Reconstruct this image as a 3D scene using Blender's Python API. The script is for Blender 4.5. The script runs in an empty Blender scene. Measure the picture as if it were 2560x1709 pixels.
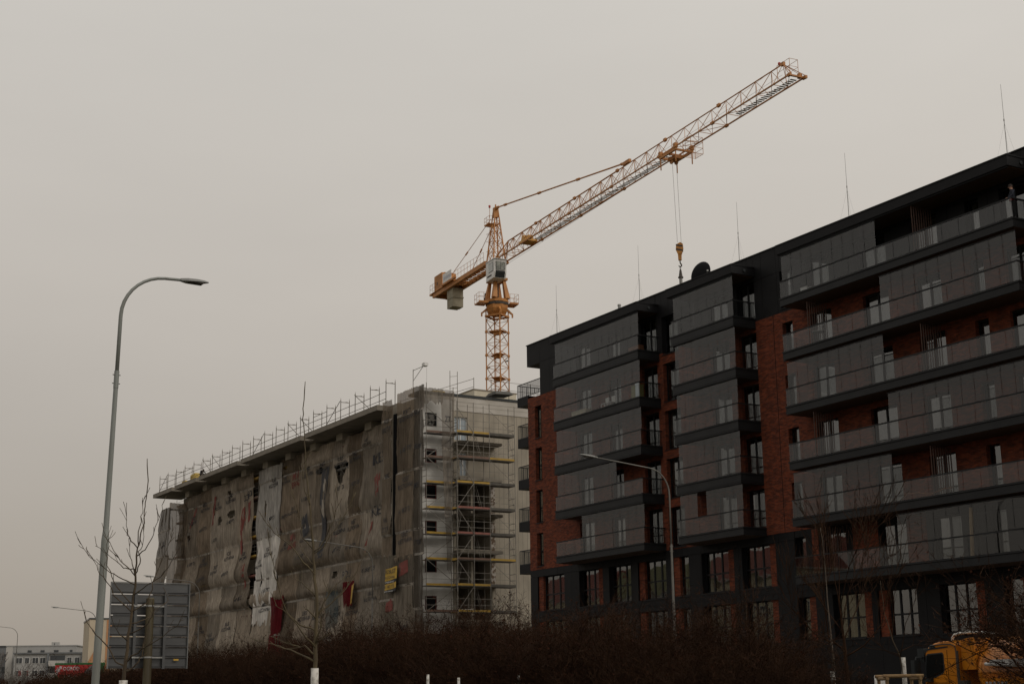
import bpy, math, random
from mathutils import Vector, Matrix, Quaternion
from math import sin, cos, radians, pi

sc = bpy.context.scene
C = sc.collection

# ------------------------------------------------------------------ camera
# The street runs along DU (towards the right of the photo); DV points from the
# row of buildings out to the street.  World +Y is the viewing heading.
TH = radians(30.7776)
DU = Vector((sin(TH), -cos(TH), 0)); DV = Vector((-cos(TH), -sin(TH), 0))
O0 = DV * -53.939
ROT = math.atan2(DU.y, DU.x)

def W(u, v, z=0.0):
    return O0 + DU * u + DV * v + Vector((0, 0, z))

pitch, roll = radians(13.5887), radians(-0.7696)
fw = Vector((0, cos(pitch), sin(pitch))); rt = Vector((1, 0, 0)); up = Vector((0, -sin(pitch), cos(pitch)))
rr = rt * cos(roll) + up * sin(roll); uu = -rt * sin(roll) + up * cos(roll)
camd = bpy.data.cameras.new('camera'); cam = bpy.data.objects.new('camera', camd); C.objects.link(cam)
M = Matrix((rr, uu, -fw)).transposed().to_4x4(); M.translation = Vector((0, 0, 1.7)); cam.matrix_world = M
camd.sensor_width = 36; camd.lens = 3667.58 * 36 / 2560; camd.clip_end = 3000; camd.clip_start = 0.2
sc.camera = cam

# ------------------------------------------------------------------ sky, sun, exposure
SUN_EL, SUN_AZ = radians(38), math.atan2((DU * .9 - DV * .45).y, (DU * .9 - DV * .45).x)
wd = bpy.data.worlds.new('World'); sc.world = wd; wd.use_nodes = True
nt = wd.node_tree; nt.nodes.clear()
def N(t, typ, **kw):
    n = t.nodes.new(typ)
    for k, v in kw.items(): setattr(n, k, v)
    return n
sky = N(nt, 'ShaderNodeTexSky', sky_type='NISHITA', sun_disc=False, sun_elevation=SUN_EL, sun_rotation=pi / 2 - SUN_AZ,
        air_density=1.0, dust_density=6.0)
b1 = N(nt, 'ShaderNodeBackground'); b1.inputs['Strength'].default_value = 0.05 * .25
tc = N(nt, 'ShaderNodeTexCoord'); sx = N(nt, 'ShaderNodeSeparateXYZ'); nt.links.new(tc.outputs['Generated'], sx.inputs[0])
rp = N(nt, 'ShaderNodeValToRGB'); e = rp.color_ramp.elements
e[0].position = 0.0; e[0].color = (.330, .288, .243, 1); e[1].position = 1.0; e[1].color = (.79, .765, .715, 1)
for p_, c_ in ((.10, (.398, .354, .304, 1)), (.26, (.518, .472, .414, 1)), (.46, (.604, .570, .516, 1))):
    q_ = e.new(p_); q_.color = c_
nt.links.new(sx.outputs['Z'], rp.inputs[0])
mp = N(nt, 'ShaderNodeMapping'); mp.inputs['Scale'].default_value = (1.5, 1.5, 5)
nz = N(nt, 'ShaderNodeTexNoise'); nz.inputs['Scale'].default_value = 1.6; nz.inputs['Detail'].default_value = 5
nt.links.new(tc.outputs['Generated'], mp.inputs[0]); nt.links.new(mp.outputs[0], nz.inputs['Vector'])
mr = N(nt, 'ShaderNodeMapRange'); mr.inputs[1].default_value = .25; mr.inputs[2].default_value = .75
mr.inputs[3].default_value = .955; mr.inputs[4].default_value = 1.045; nt.links.new(nz.outputs[0], mr.inputs[0])
# the cloud deck is a little brighter on the side the sun stands behind it
dt = N(nt, 'ShaderNodeVectorMath', operation='DOT_PRODUCT'); nt.links.new(tc.outputs['Generated'], dt.inputs[0])
dt.inputs[1].default_value = (cos(SUN_AZ), sin(SUN_AZ), 0)
ma = N(nt, 'ShaderNodeMath', operation='MULTIPLY_ADD'); nt.links.new(dt.outputs['Value'], ma.inputs[0])
ma.inputs[1].default_value = .13; ma.inputs[2].default_value = 1.06
mm = N(nt, 'ShaderNodeMath', operation='MULTIPLY'); nt.links.new(ma.outputs[0], mm.inputs[0]); nt.links.new(mr.outputs[0], mm.inputs[1])
b2 = N(nt, 'ShaderNodeBackground'); nt.links.new(rp.outputs[0], b2.inputs['Color']); nt.links.new(mm.outputs[0], b2.inputs['Strength'])
ad = N(nt, 'ShaderNodeAddShader'); nt.links.new(sky.outputs[0], b1.inputs['Color'])
nt.links.new(b1.outputs[0], ad.inputs[0]); nt.links.new(b2.outputs[0], ad.inputs[1])
wo = N(nt, 'ShaderNodeOutputWorld'); nt.links.new(ad.outputs[0], wo.inputs[0])

sd = bpy.data.lights.new('sun', 'SUN'); sd.energy = 0.8; sd.angle = radians(25); sd.color = (1, .95, .87)
so = bpy.data.objects.new('sun', sd); C.objects.link(so)
sv = Vector((cos(SUN_AZ) * cos(SUN_EL), sin(SUN_AZ) * cos(SUN_EL), sin(SUN_EL)))
so.rotation_euler = (-sv).to_track_quat('-Z', 'Y').to_euler(); so.location = (0, 0, 120)
sc.view_settings.view_transform = 'Standard'; sc.view_settings.look = 'None'
sc.view_settings.exposure = 0; sc.view_settings.gamma = 1; sc.view_settings.use_curve_mapping = False
sc.render.engine = 'CYCLES'
sc.cycles.transparent_max_bounces = 24; sc.cycles.max_bounces = 8

# ------------------------------------------------------------------ materials
MATS = {}
def pm(name, c1, c2=None, scale=3.0, rough=.7, metal=0.0, bump=0.0, bscale=None, stretch=(1, 1, 1), spec=None, detail=5, pos=(.35, .7)):
    """noise-varied Principled material in object space"""
    if name in MATS: return MATS[name]
    m = bpy.data.materials.new(name); m.use_nodes = True; t = m.node_tree
    b = t.nodes['Principled BSDF']; b.inputs['Roughness'].default_value = rough; b.inputs['Metallic'].default_value = metal
    if spec is not None: b.inputs['Specular IOR Level'].default_value = spec
    c2 = c2 or tuple(x * .78 for x in c1)
    tcn = N(t, 'ShaderNodeTexCoord'); mpn = N(t, 'ShaderNodeMapping'); mpn.inputs['Scale'].default_value = stretch
    n = N(t, 'ShaderNodeTexNoise'); n.inputs['Scale'].default_value = scale; n.inputs['Detail'].default_value = detail
    r = N(t, 'ShaderNodeValToRGB'); el = r.color_ramp.elements
    el[0].position, el[1].position = pos
    el[0].color = (*c2, 1); el[1].color = (*c1, 1)
    t.links.new(tcn.outputs['Object'], mpn.inputs[0]); t.links.new(mpn.outputs[0], n.inputs['Vector'])
    t.links.new(n.outputs[0], r.inputs[0]); t.links.new(r.outputs[0], b.inputs['Base Color'])
    if bump:
        n2 = N(t, 'ShaderNodeTexNoise'); n2.inputs['Scale'].default_value = bscale or scale * 6; n2.inputs['Detail'].default_value = 6
        t.links.new(mpn.outputs[0], n2.inputs['Vector'])
        bp = N(t, 'ShaderNodeBump'); bp.inputs['Strength'].default_value = bump; bp.inputs['Distance'].default_value = .03
        t.links.new(n2.outputs[0], bp.inputs['Height']); t.links.new(bp.outputs[0], b.inputs['Normal'])
    MATS[name] = m; return m

def glass(name, r0, tint, rough=.03, clear=.9, wavy=True):
    """clear pane: mostly see-through, reflects more at a grazing angle"""
    if name in MATS: return MATS[name]
    m = bpy.data.materials.new(name); m.use_nodes = True; t = m.node_tree; t.nodes.clear()
    lw = N(t, 'ShaderNodeLayerWeight'); lw.inputs[0].default_value = .5
    pw = N(t, 'ShaderNodeMath', operation='POWER'); pw.inputs[1].default_value = 5; t.links.new(lw.outputs['Facing'], pw.inputs[0])
    mx = N(t, 'ShaderNodeMath', operation='MULTIPLY_ADD'); t.links.new(pw.outputs[0], mx.inputs[0]); mx.inputs[1].default_value = 1 - r0; mx.inputs[2].default_value = r0
    tr = N(t, 'ShaderNodeBsdfTransparent'); tr.inputs[0].default_value = (*[x * clear for x in tint], 1)
    gl = N(t, 'ShaderNodeBsdfGlossy'); gl.inputs['Roughness'].default_value = rough
    tcn = N(t, 'ShaderNodeTexCoord'); n = N(t, 'ShaderNodeTexNoise'); n.inputs['Scale'].default_value = 1.3; n.inputs['Detail'].default_value = 1
    t.links.new(tcn.outputs['Object'], n.inputs['Vector'])
    bp = N(t, 'ShaderNodeBump'); bp.inputs['Strength'].default_value = .05; bp.inputs['Distance'].default_value = .1
    t.links.new(n.outputs[0], bp.inputs['Height']); 
    if wavy: t.links.new(bp.outputs[0], gl.inputs['Normal'])
    ms = N(t, 'ShaderNodeMixShader'); t.links.new(mx.outputs[0], ms.inputs[0]); t.links.new(tr.outputs[0], ms.inputs[1]); t.links.new(gl.outputs[0], ms.inputs[2])
    o = N(t, 'ShaderNodeOutputMaterial'); t.links.new(ms.outputs[0], o.inputs[0]); MATS[name] = m; return m

def netmat(name, c, alpha, seed=0):
    """open-weave debris sheet: dusty vertical streaks, light seeps through"""
    m = bpy.data.materials.new(name); m.use_nodes = True; t = m.node_tree; t.nodes.clear()
    tcn = N(t, 'ShaderNodeTexCoord'); mpn = N(t, 'ShaderNodeMapping'); mpn.inputs['Scale'].default_value = (4.5, 4.5, .22); mpn.inputs['Location'].default_value = (seed * 3.1, 0, seed)
    n = N(t, 'ShaderNodeTexNoise'); n.inputs['Scale'].default_value = 1.6; n.inputs['Detail'].default_value = 6
    r = N(t, 'ShaderNodeValToRGB'); el = r.color_ramp.elements; el[0].position, el[1].position = .32, .7
    el[0].color = (*[x * .66 for x in c], 1); el[1].color = (*[x * 1.18 for x in c], 1)
    t.links.new(tcn.outputs['Object'], mpn.inputs[0]); t.links.new(mpn.outputs[0], n.inputs['Vector']); t.links.new(n.outputs[0], r.inputs[0])
    n3 = N(t, 'ShaderNodeTexNoise'); n3.inputs['Scale'].default_value = .5; n3.inputs['Detail'].default_value = 4; t.links.new(tcn.outputs['Object'], n3.inputs['Vector'])
    r3 = N(t, 'ShaderNodeMapRange'); r3.inputs[1].default_value = .3; r3.inputs[2].default_value = .7; r3.inputs[3].default_value = .72; r3.inputs[4].default_value = 1.1; t.links.new(n3.outputs[0], r3.inputs[0])
    mc = N(t, 'ShaderNodeMix', data_type='RGBA', blend_type='MULTIPLY'); mc.inputs[0].default_value = 1
    t.links.new(r.outputs[0], mc.inputs[6]); t.links.new(r3.outputs[0], mc.inputs[7])
    d = N(t, 'ShaderNodeBsdfDiffuse'); l = N(t, 'ShaderNodeBsdfTranslucent')
    mb_ = N(t, 'ShaderNodeMapping'); mb_.inputs['Scale'].default_value = (5, 5, .7); nb = N(t, 'ShaderNodeTexNoise'); nb.inputs['Scale'].default_value = 1.2; nb.inputs['Detail'].default_value = 4; nb.inputs['Distortion'].default_value = .6
    t.links.new(tcn.outputs['Object'], mb_.inputs[0]); t.links.new(mb_.outputs[0], nb.inputs['Vector']); bp = N(t, 'ShaderNodeBump'); bp.inputs['Strength'].default_value = 1; bp.inputs['Distance'].default_value = .16
    t.links.new(nb.outputs[0], bp.inputs['Height']); t.links.new(bp.outputs[0], d.inputs['Normal'])
    t.links.new(mc.outputs[2], d.inputs[0]); t.links.new(mc.outputs[2], l.inputs[0])
    a = N(t, 'ShaderNodeMixShader'); a.inputs[0].default_value = .25; t.links.new(d.outputs[0], a.inputs[1]); t.links.new(l.outputs[0], a.inputs[2])
    tr = N(t, 'ShaderNodeBsdfTransparent'); ms = N(t, 'ShaderNodeMixShader'); ms.inputs[0].default_value = alpha
    t.links.new(tr.outputs[0], ms.inputs[1]); t.links.new(a.outputs[0], ms.inputs[2])
    o = N(t, 'ShaderNodeOutputMaterial'); t.links.new(ms.outputs[0], o.inputs[0]); return m

def brickmat(name, axis='x', c1=(.18, .038, .014), c2=(.065, .016, .009), mortar=(.085, .062, .048)):
    m = bpy.data.materials.new(name); m.use_nodes = True; t = m.node_tree; b = t.nodes['Principled BSDF']; b.inputs['Roughness'].default_value = .85
    b.inputs['Specular IOR Level'].default_value = .2
    tcn = N(t, 'ShaderNodeTexCoord'); s = N(t, 'ShaderNodeSeparateXYZ'); t.links.new(tcn.outputs['Object'], s.inputs[0])
    ax = N(t, 'ShaderNodeMath', operation='ADD'); t.links.new(s.outputs['X'], ax.inputs[0]); t.links.new(s.outputs['Y'], ax.inputs[1])
    cx = N(t, 'ShaderNodeCombineXYZ'); t.links.new(ax.outputs[0], cx.inputs['X']); t.links.new(s.outputs['Z'], cx.inputs['Y'])
    br = N(t, 'ShaderNodeTexBrick'); br.inputs['Scale'].default_value = 1; br.inputs['Brick Width'].default_value = .26; br.inputs['Row Height'].default_value = .077
    br.inputs['Mortar Size'].default_value = .006; br.inputs['Bias'].default_value = -.1
    br.inputs['Color1'].default_value = (*c1, 1); br.inputs['Color2'].default_value = (*c2, 1); br.inputs['Mortar'].default_value = (*mortar, 1)
    t.links.new(cx.outputs[0], br.inputs['Vector'])
    n = N(t, 'ShaderNodeTexNoise'); n.inputs['Scale'].default_value = 1.7; n.inputs['Detail'].default_value = 8; n.inputs['Roughness'].default_value = .7
    mpn = N(t, 'ShaderNodeMapping'); mpn.inputs['Scale'].default_value = (1.0, 1.0, 3.2); t.links.new(tcn.outputs['Object'], mpn.inputs[0]); t.links.new(mpn.outputs[0], n.inputs['Vector'])
    mr_ = N(t, 'ShaderNodeMapRange'); mr_.inputs[1].default_value = .3; mr_.inputs[2].default_value = .7; mr_.inputs[3].default_value = .45; mr_.inputs[4].default_value = 1.4; t.links.new(n.outputs[0], mr_.inputs[0])
    mc = N(t, 'ShaderNodeMix', data_type='RGBA', blend_type='MULTIPLY'); mc.inputs[0].default_value = 1
    t.links.new(br.outputs['Color'], mc.inputs[6]); t.links.new(mr_.outputs[0], mc.inputs[7]); t.links.new(mc.outputs[2], b.inputs['Base Color'])
    bp = N(t, 'ShaderNodeBump'); bp.inputs['Strength'].default_value = .5; bp.inputs['Distance'].default_value = .01; bp.invert = True
    t.links.new(br.outputs['Fac'], bp.inputs['Height']); t.links.new(bp.outputs[0], b.inputs['Normal']); return m

# ------------------------------------------------------------------ mesh builder
class MB:
    def __init__(s): s.v = []; s.f = []; s.mi = []
    def add(s, vs, fs, mi=0):
        o = len(s.v); s.v += [tuple(x) for x in vs]; s.f += [tuple(i + o for i in f) for f in fs]; s.mi += [mi] * len(fs); return s
    def box(s, a, b, mi=0):
        x0, y0, z0 = [min(p, q) for p, q in zip(a, b)]; x1, y1, z1 = [max(p, q) for p, q in zip(a, b)]
        return s.add([(x0, y0, z0), (x1, y0, z0), (x1, y1, z0), (x0, y1, z0), (x0, y0, z1), (x1, y0, z1), (x1, y1, z1), (x0, y1, z1)],
              [(3, 2, 1, 0), (4, 5, 6, 7), (0, 1, 5, 4), (1, 2, 6, 5), (2, 3, 7, 6), (3, 0, 4, 7)], mi)
    def bar(s, a, b, r=.03, n=4, r2=None, mi=0, cap=True):
        a = Vector(a); b = Vector(b); d = b - a
        if d.length < 1e-6: return s
        d.normalize(); h = Vector((0, 0, 1)) if abs(d.z) < .95 else Vector((1, 0, 0))
        x = d.cross(h).normalized(); y = d.cross(x); r2 = r if r2 is None else r2
        o = pi / n
        ring = lambda p, q: [p + x * (q * cos(2 * pi * i / n + o)) + y * (q * sin(2 * pi * i / n + o)) for i in range(n)]
        fs = [(i, n + i, n + (i + 1) % n, (i + 1) % n) for i in range(n)]
        if cap: fs += [tuple(range(n)), tuple(range(2 * n - 1, n - 1, -1))]
        return s.add(ring(a, r) + ring(b, r2), fs, mi)
    def path(s, pts, rs, n=6, mi=0):
        pts = [Vector(p) for p in pts]
        if not hasattr(rs, '__len__'): rs = [rs] * len(pts)
        d0 = (pts[1] - pts[0]).normalized(); h = Vector((0, 0, 1)) if abs(d0.z) < .9 else Vector((1, 0, 0)); x = d0.cross(h).normalized()
        vs = []
        for i, p in enumerate(pts):
            d = (pts[min(i + 1, len(pts) - 1)] - pts[max(i - 1, 0)]).normalized()
            x = (x - d * x.dot(d)).normalized(); y = d.cross(x)
            vs += [p + x * (rs[i] * cos(2 * pi * k / n)) + y * (rs[i] * sin(2 * pi * k / n)) for k in range(n)]
        fs = []
        for i in range(len(pts) - 1):
            for k in range(n):
                k2 = (k + 1) % n; fs.append((i * n + k, i * n + k2, (i + 1) * n + k2, (i + 1) * n + k))
        fs += [tuple(range(n - 1, -1, -1)), tuple(range((len(pts) - 1) * n, len(pts) * n))]
        return s.add(vs, fs, mi)
    def lathe(s, prof, n=16, c=(0, 0, 0), mi=0):
        vs = [(c[0] + r * cos(2 * pi * k / n), c[1] + r * sin(2 * pi * k / n), c[2] + z) for r, z in prof for k in range(n)]
        fs = [(i * n + k, i * n + (k + 1) % n, (i + 1) * n + (k + 1) % n, (i + 1) * n + k) for i in range(len(prof) - 1) for k in range(n)]
        fs += [tuple(range(n - 1, -1, -1)), tuple(range((len(prof) - 1) * n, len(prof) * n))]
        return s.add(vs, fs, mi)
    def prism(s, poly, y0, y1, mi=0):
        """polygon in x-z extruded along y"""
        n = len(poly)
        return s.add([(x, y0, z) for x, z in poly] + [(x, y1, z) for x, z in poly],
                     [tuple(range(n)), tuple(range(2 * n - 1, n - 1, -1))] + [(i, n + i, n + (i + 1) % n, (i + 1) % n) for i in range(n)], mi)
    def mesh(s, name, mats, smooth=False):
        me = bpy.data.meshes.new(name); me.from_pydata(s.v, [], s.f)
        for m in (mats if isinstance(mats, (list, tuple)) else [mats]): me.materials.append(m)
        if any(s.mi): me.polygons.foreach_set('material_index', s.mi)
        if smooth: me.polygons.foreach_set('use_smooth', [True] * len(me.polygons))
        me.update(); return me
    def build(s, name, mats, parent=None, loc=(0, 0, 0), rot=(0, 0, 0), smooth=False, fix=False):
        me = s.mesh(name, mats, smooth)
        if fix: recalc(me)
        return put(name, me, parent, loc, rot)

def recalc(me):
    import bmesh
    b = bmesh.new(); b.from_mesh(me); bmesh.ops.recalc_face_normals(b, faces=b.faces); b.to_mesh(me); b.free()

def put(name, me, parent=None, loc=(0, 0, 0), rot=(0, 0, 0)):
    o = bpy.data.objects.new(name, me); C.objects.link(o); o.location = loc; o.rotation_euler = rot
    if parent: o.parent = parent
    return o
def tag(o, label=None, cat=None, group=None, kind=None):
    if label: o['label'] = label
    if cat: o['category'] = cat
    if group: o['group'] = group
    if kind: o['kind'] = kind
    return o
def thing(name, label, cat, loc=(0, 0, 0), rz=0.0, group=None):
    o = bpy.data.objects.new(name, None); C.objects.link(o); o.location = loc; o.rotation_euler = (0, 0, rz); o.empty_display_size = .3
    return tag(o, label, cat, group)
def copy_tree(o, parent=None):
    c = o.copy(); C.objects.link(c); c.parent = parent
    for ch in [x for x in o.children]: copy_tree(ch, c)
    return c

_txt = {}
def text_geo(s, bold=.012, res=2):
    """vertices (x, z) and faces of a line of lettering, cap height about 1"""
    if s in _txt: return _txt[s]
    cu = bpy.data.curves.new('lettering', 'FONT'); cu.body = s; cu.size = 1.4; cu.offset = bold; cu.resolution_u = res
    ob = bpy.data.objects.new('lettering', cu); C.objects.link(ob)
    dg = bpy.context.evaluated_depsgraph_get(); me = bpy.data.meshes.new_from_object(ob.evaluated_get(dg))
    vs = [(v.co.x, v.co.y) for v in me.vertices]; fs = [tuple(p.vertices) for p in me.polygons]
    bpy.data.objects.remove(ob); bpy.data.curves.remove(cu); bpy.data.meshes.remove(me)
    w = max(v[0] for v in vs); x0 = min(v[0] for v in vs)
    _txt[s] = ([(x - x0, z) for x, z in vs], fs, w - x0); return _txt[s]

# shared materials
brick = brickmat('red_brick')
clad = pm('anthracite_cladding', (.0100, .0098, .0108), (.0072, .0070, .0078), 1.2, .55, spec=.13, bump=.02)
clad2 = pm('anthracite_fascia', (.018, .0185, .0195), (.013, .0135, .0145), 1.5, .5, spec=.17)
dark = pm('dark_core', (.010, .010, .011), None, 1, .9, spec=.1)
frame_m = pm('window_frame_grey', (.010, .0105, .012), None, 2, .5, spec=.2)
wpane = glass('window_pane', .17, (.55, .57, .56), .02, .9)
bpane = glass('balcony_pane', .045, (.86, .87, .87), .0, .95, False)
curtain_m = pm('curtain_white', (.50, .48, .44), (.36, .34, .31), 9, .9, stretch=(3, 3, .2)); curtain_b = pm('curtain_beige', (.30, .25, .18), (.2, .165, .12), 9, .9, stretch=(3, 3, .2)); curtain_g = pm('curtain_grey', (.16, .16, .165), (.1, .1, .105), 9, .9, stretch=(3, 3, .2))
soffit = pm('timber_soffit', (.085, .045, .022), (.055, .03, .016), 4, .7, stretch=(1, 8, 1))
batten = pm('timber_batten', (.055, .022, .012), None, 4, .7)
steel = pm('galvanised_steel', (.34, .34, .33), (.22, .22, .21), 5, .5, metal=.4)
tube_m = pm('scaffold_tube', (.24, .22, .19), (.14, .125, .105), 3, .6, metal=.15)
conc = pm('raw_concrete', (.345, .305, .245), (.255, .225, .18), .8, .9, bump=.15, bscale=9, stretch=(1, 1, .6))
conc2 = pm('slab_concrete', (.24, .21, .172), (.165, .145, .118), .9, .9, bump=.2, bscale=7, stretch=(1, 1, 2))
insul = pm('white_render', (.60, .585, .555), (.48, .465, .435), 1.2, .9, bump=.05)
deck_y = pm('yellow_deck', (.42, .26, .030), (.30, .18, .025), 2, .6)
deck_b = pm('brown_deck', (.17, .095, .065), (.11, .065, .045), 2, .7)
deck_r = pm('red_deck', (.30, .11, .085), (.21, .08, .06), 2, .7)
deck_d = pm('grey_deck', (.10, .09, .075), (.07, .063, .055), 2, .8)
crane_m = pm('crane_ochre', (.46, .20, .052), (.35, .142, .036), .9, .55, spec=.35)
crane_y = pm('crane_yellow', (.56, .30, .040), (.45, .22, .03), 1.5, .5)
white_m = pm('white_paint', (.66, .655, .64), (.58, .57, .55), 2, .5)
black_m = pm('black_rubber', (.010, .014, .015), None, 2, .6)
rust = pm('dark_steel', (.055, .04, .03), (.035, .028, .022), 6, .7)
red_m = pm('red_plastic', (.42, .03, .022), None, 3, .45)
print_m = pm('print_navy', (.030, .030, .036), (.05, .048, .05), 2.5, .9)
print_r = pm('print_red', (.20, .045, .035), (.16, .05, .04), 2.5, .9)
bark = pm('bark_brown', (.065, .044, .022), (.035, .024, .013), 9, .9, stretch=(1, 1, .4))
bark_y = pm('bark_olive', (.092, .070, .034), (.055, .040, .020), 9, .9, stretch=(1, 1, .35))
twig = pm('twig_red_brown', (.038, .0185, .0092), (.016, .0078, .0044), 3, .95, spec=.1)
leafdry = pm('dry_leaf', (.042, .0145, .0075), (.024, .009, .005), 5, .95, spec=.1)
limewash = pm('limewash', (.52, .50, .46), (.22, .20, .17), 14, .9, pos=(.3, .5))
wood = pm('stake_wood', (.26, .165, .07), (.18, .11, .05), 7, .8, stretch=(1, 1, .3))
# ------------------------------------------------------------------ ground, street
grass_m = pm('winter_grass', (.075, .07, .03), (.05, .042, .022), .6, .95, bump=.4, bscale=20)
asph = pm('asphalt', (.055, .055, .056), (.042, .042, .043), 2.5, .85, bump=.2, bscale=60)
pave_m = pm('paving', (.22, .21, .195), (.17, .162, .15), 1.5, .9)
kerb_m = pm('kerb_stone', (.27, .26, .25), None, 3, .9)
line_m = pm('road_paint', (.72, .72, .70), (.55, .55, .53), 4, .7)
def slab_uv(name, u0, u1, v0, v1, z, m, thick=.0, parent=None):
    mb = MB()
    if thick: 
        a, b, c, d = W(u0, v0), W(u1, v0), W(u1, v1), W(u0, v1)
        vs = [p + Vector((0, 0, z - thick)) for p in (a, b, c, d)] + [p + Vector((0, 0, z)) for p in (a, b, c, d)]
        mb.add(vs, [(3, 2, 1, 0), (4, 5, 6, 7), (0, 1, 5, 4), (1, 2, 6, 5), (2, 3, 7, 6), (3, 0, 4, 7)])
    else: mb.add([W(u0, v0, z), W(u1, v0, z), W(u1, v1, z), W(u0, v1, z)], [(0, 1, 2, 3)])
    o = mb.build(name, m, parent)
    if not parent: o['kind'] = 'structure'
    return o
g = MB().add([(-1500, -600, 0), (1500, -600, 0), (1500, 1900, 0), (-1500, 1900, 0)], [(0, 1, 2, 3)]).build('ground', grass_m); g['kind'] = 'structure'
road = slab_uv('road', -420, 120, 8.3, 18.9, .008, asph)
road2 = slab_uv('road', -420, 120, 47, 55, .008, asph)
for i in range(60): 
    u = -200 + i * 5
    slab_uv('lane_marking', u, u + 2.2, 13.5, 13.64, .013, line_m, parent=road)
slab_uv('kerb', -420, 120, 8.05, 8.3, .13, kerb_m, .13); slab_uv('kerb', -420, 120, 18.9, 19.15, .13, kerb_m, .13)
slab_uv('pavement', -420, 120, 2.2, 8.05, .12, pave_m, .12)

# ------------------------------------------------------------------ red-brick apartment building
U0 = -89.0
apt = thing('apartment_building', 'long red brick and black clad apartment block with projecting glazed balcony bays', 'apartment building', W(U0, 0, 0), ROT)
def L(u): return u - U0
FL = {k: 22.67 - 3 * (7 - k) for k in range(0, 9)}

def rects_minus(x0, x1, z0, z1, ops, xc=(), zc=()):
    xs = sorted(set([x0, x1] + [min(max(a, x0), x1) for o in ops for a in o[:2]] + [a for a in xc if x0 < a < x1]))
    zs = sorted(set([z0, z1] + [min(max(a, z0), z1) for o in ops for a in o[2:4]] + [a for a in zc if z0 < a < z1]))
    out = []
    for j in range(len(zs) - 1):
        run = None
        for i in range(len(xs) - 1):
            cx, cz = (xs[i] + xs[i + 1]) / 2, (zs[j] + zs[j + 1]) / 2
            if any(o[0] < cx < o[1] and o[2] < cz < o[3] for o in ops): continue
            out.append((xs[i], xs[i + 1], zs[j], zs[j + 1]))
    return out

# window and door openings: (u0, u1, z0, z1, kind)
OP = []
cols = [(-87.5, -84.1, 'L'), (-82.25, -79.5, 'R'), (-78.75, -76.35, ''), (-75.55, -72.62, 'L'), (-71.95, -70.35, 'L'), (-69.1, -66.15, 'R'), (-65.4, -62.5, 'R')]
for a, b, s in cols:
    OP.append((a, b, 7.42, 9.75, 'big' + s)); OP.append((a, b, 4.38, 6.68, 'big' + s))
for a, b, s in [(-60.9, -59.5, 'R'), (-58.2, -55.4, 'R'), (-54.95, -52.3, 'L'), (-50.8, -48.05, 'R'), (-46.9, -45.3, 'R')]:
    OP.append((a, b, 4.38, 6.66, 'big' + s))
for k in (6, 5, 4, 3): OP.append((-87.52, -86.66, FL[k] - .18, FL[k] + 2.1, 'slit'))
for k in (7, 6, 5, 4, 3):
    z = FL[k]
    OP += [(-82.0, -80.28, z + .05, z + 2.2, 'door'), (-78.2, -76.76, z + .05, z + 2.2, 'door'), (-74.4, -72.75, z + .05, z + 2.2, 'door')]
    OP += [(-72.15, -70.52, z - .3, z + 2.12, 'win')]
    OP += [(-67.4, -65.6, z + .05, z + 2.2, 'door'), (-64.7, -63.15, z + .05, z + 2.2, 'door')]
for k in (7, 6, 5, 4, 3, 2):
    z = FL[k]
    OP += [(-60.88, -60.02, z + .05, z + 2.2, 'slit'), (-58.6, -56.93, z + .05, z + 2.2, 'door'), (-54.5, -52.65, z + .05, z + 2.2, 'door'),
           (-50.8, -49.1, z + .05, z + 2.2, 'door'), (-47.22, -46.38, z + .05, z + 2.2, 'slit'), (-45.1, -43.6, z + .05, z + 2.2, 'door')]
    OP += [(-40.8, -39.2, z + .05, z + 2.2, 'win')]
def ops_in(z0, z1): return [(L(o[0]), L(o[1]), o[2], o[3]) for o in OP if o[3] > z0 and o[2] < z1]

UE = -34.0
# brick field, floors 3 to 6
mb = MB()
for a, b, c, d in rects_minus(L(-88.45), L(UE), 10.25, 22.5, ops_in(10.25, 22.5)): mb.box((a, 0, c), (b, .34, d))
mb.build('brick_wall', brick, apt)
for u in (-61.62, -69.7): MB().box((L(u) - .02, -.004, 10.25), (L(u) + .02, .02, 22.5)).build('movement_joint', dark, apt)
# backing wall behind the cladding and the rooms' dark back
core = MB(); core.box((L(-88.3), 1.3, 0), (L(UE), 14, 26.2)); core.build('core', dark, apt)
for z in [4.2, 7.2] + [FL[k] - .3 for k in range(3, 9)]: MB().box((L(-88.3), .36, z), (L(UE), 1.28, z + .25)).build('floor_edge', dark, apt)
mb = MB()
mb.box((L(-88.5), .0, 24.85), (L(-86.76), 6, 26.40)); mb.build('roof_corner_box', clad, apt)
mb = MB(); mb.box((L(-88.5), .3, 26.2), (L(UE), 14, 26.30)); mb.build('roof', clad, apt)
mb = MB(); mb.box((L(-88.55), -.05, 26.40), (L(UE), .40, 26.46)); mb.build('parapet_coping', clad2, apt)
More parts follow.
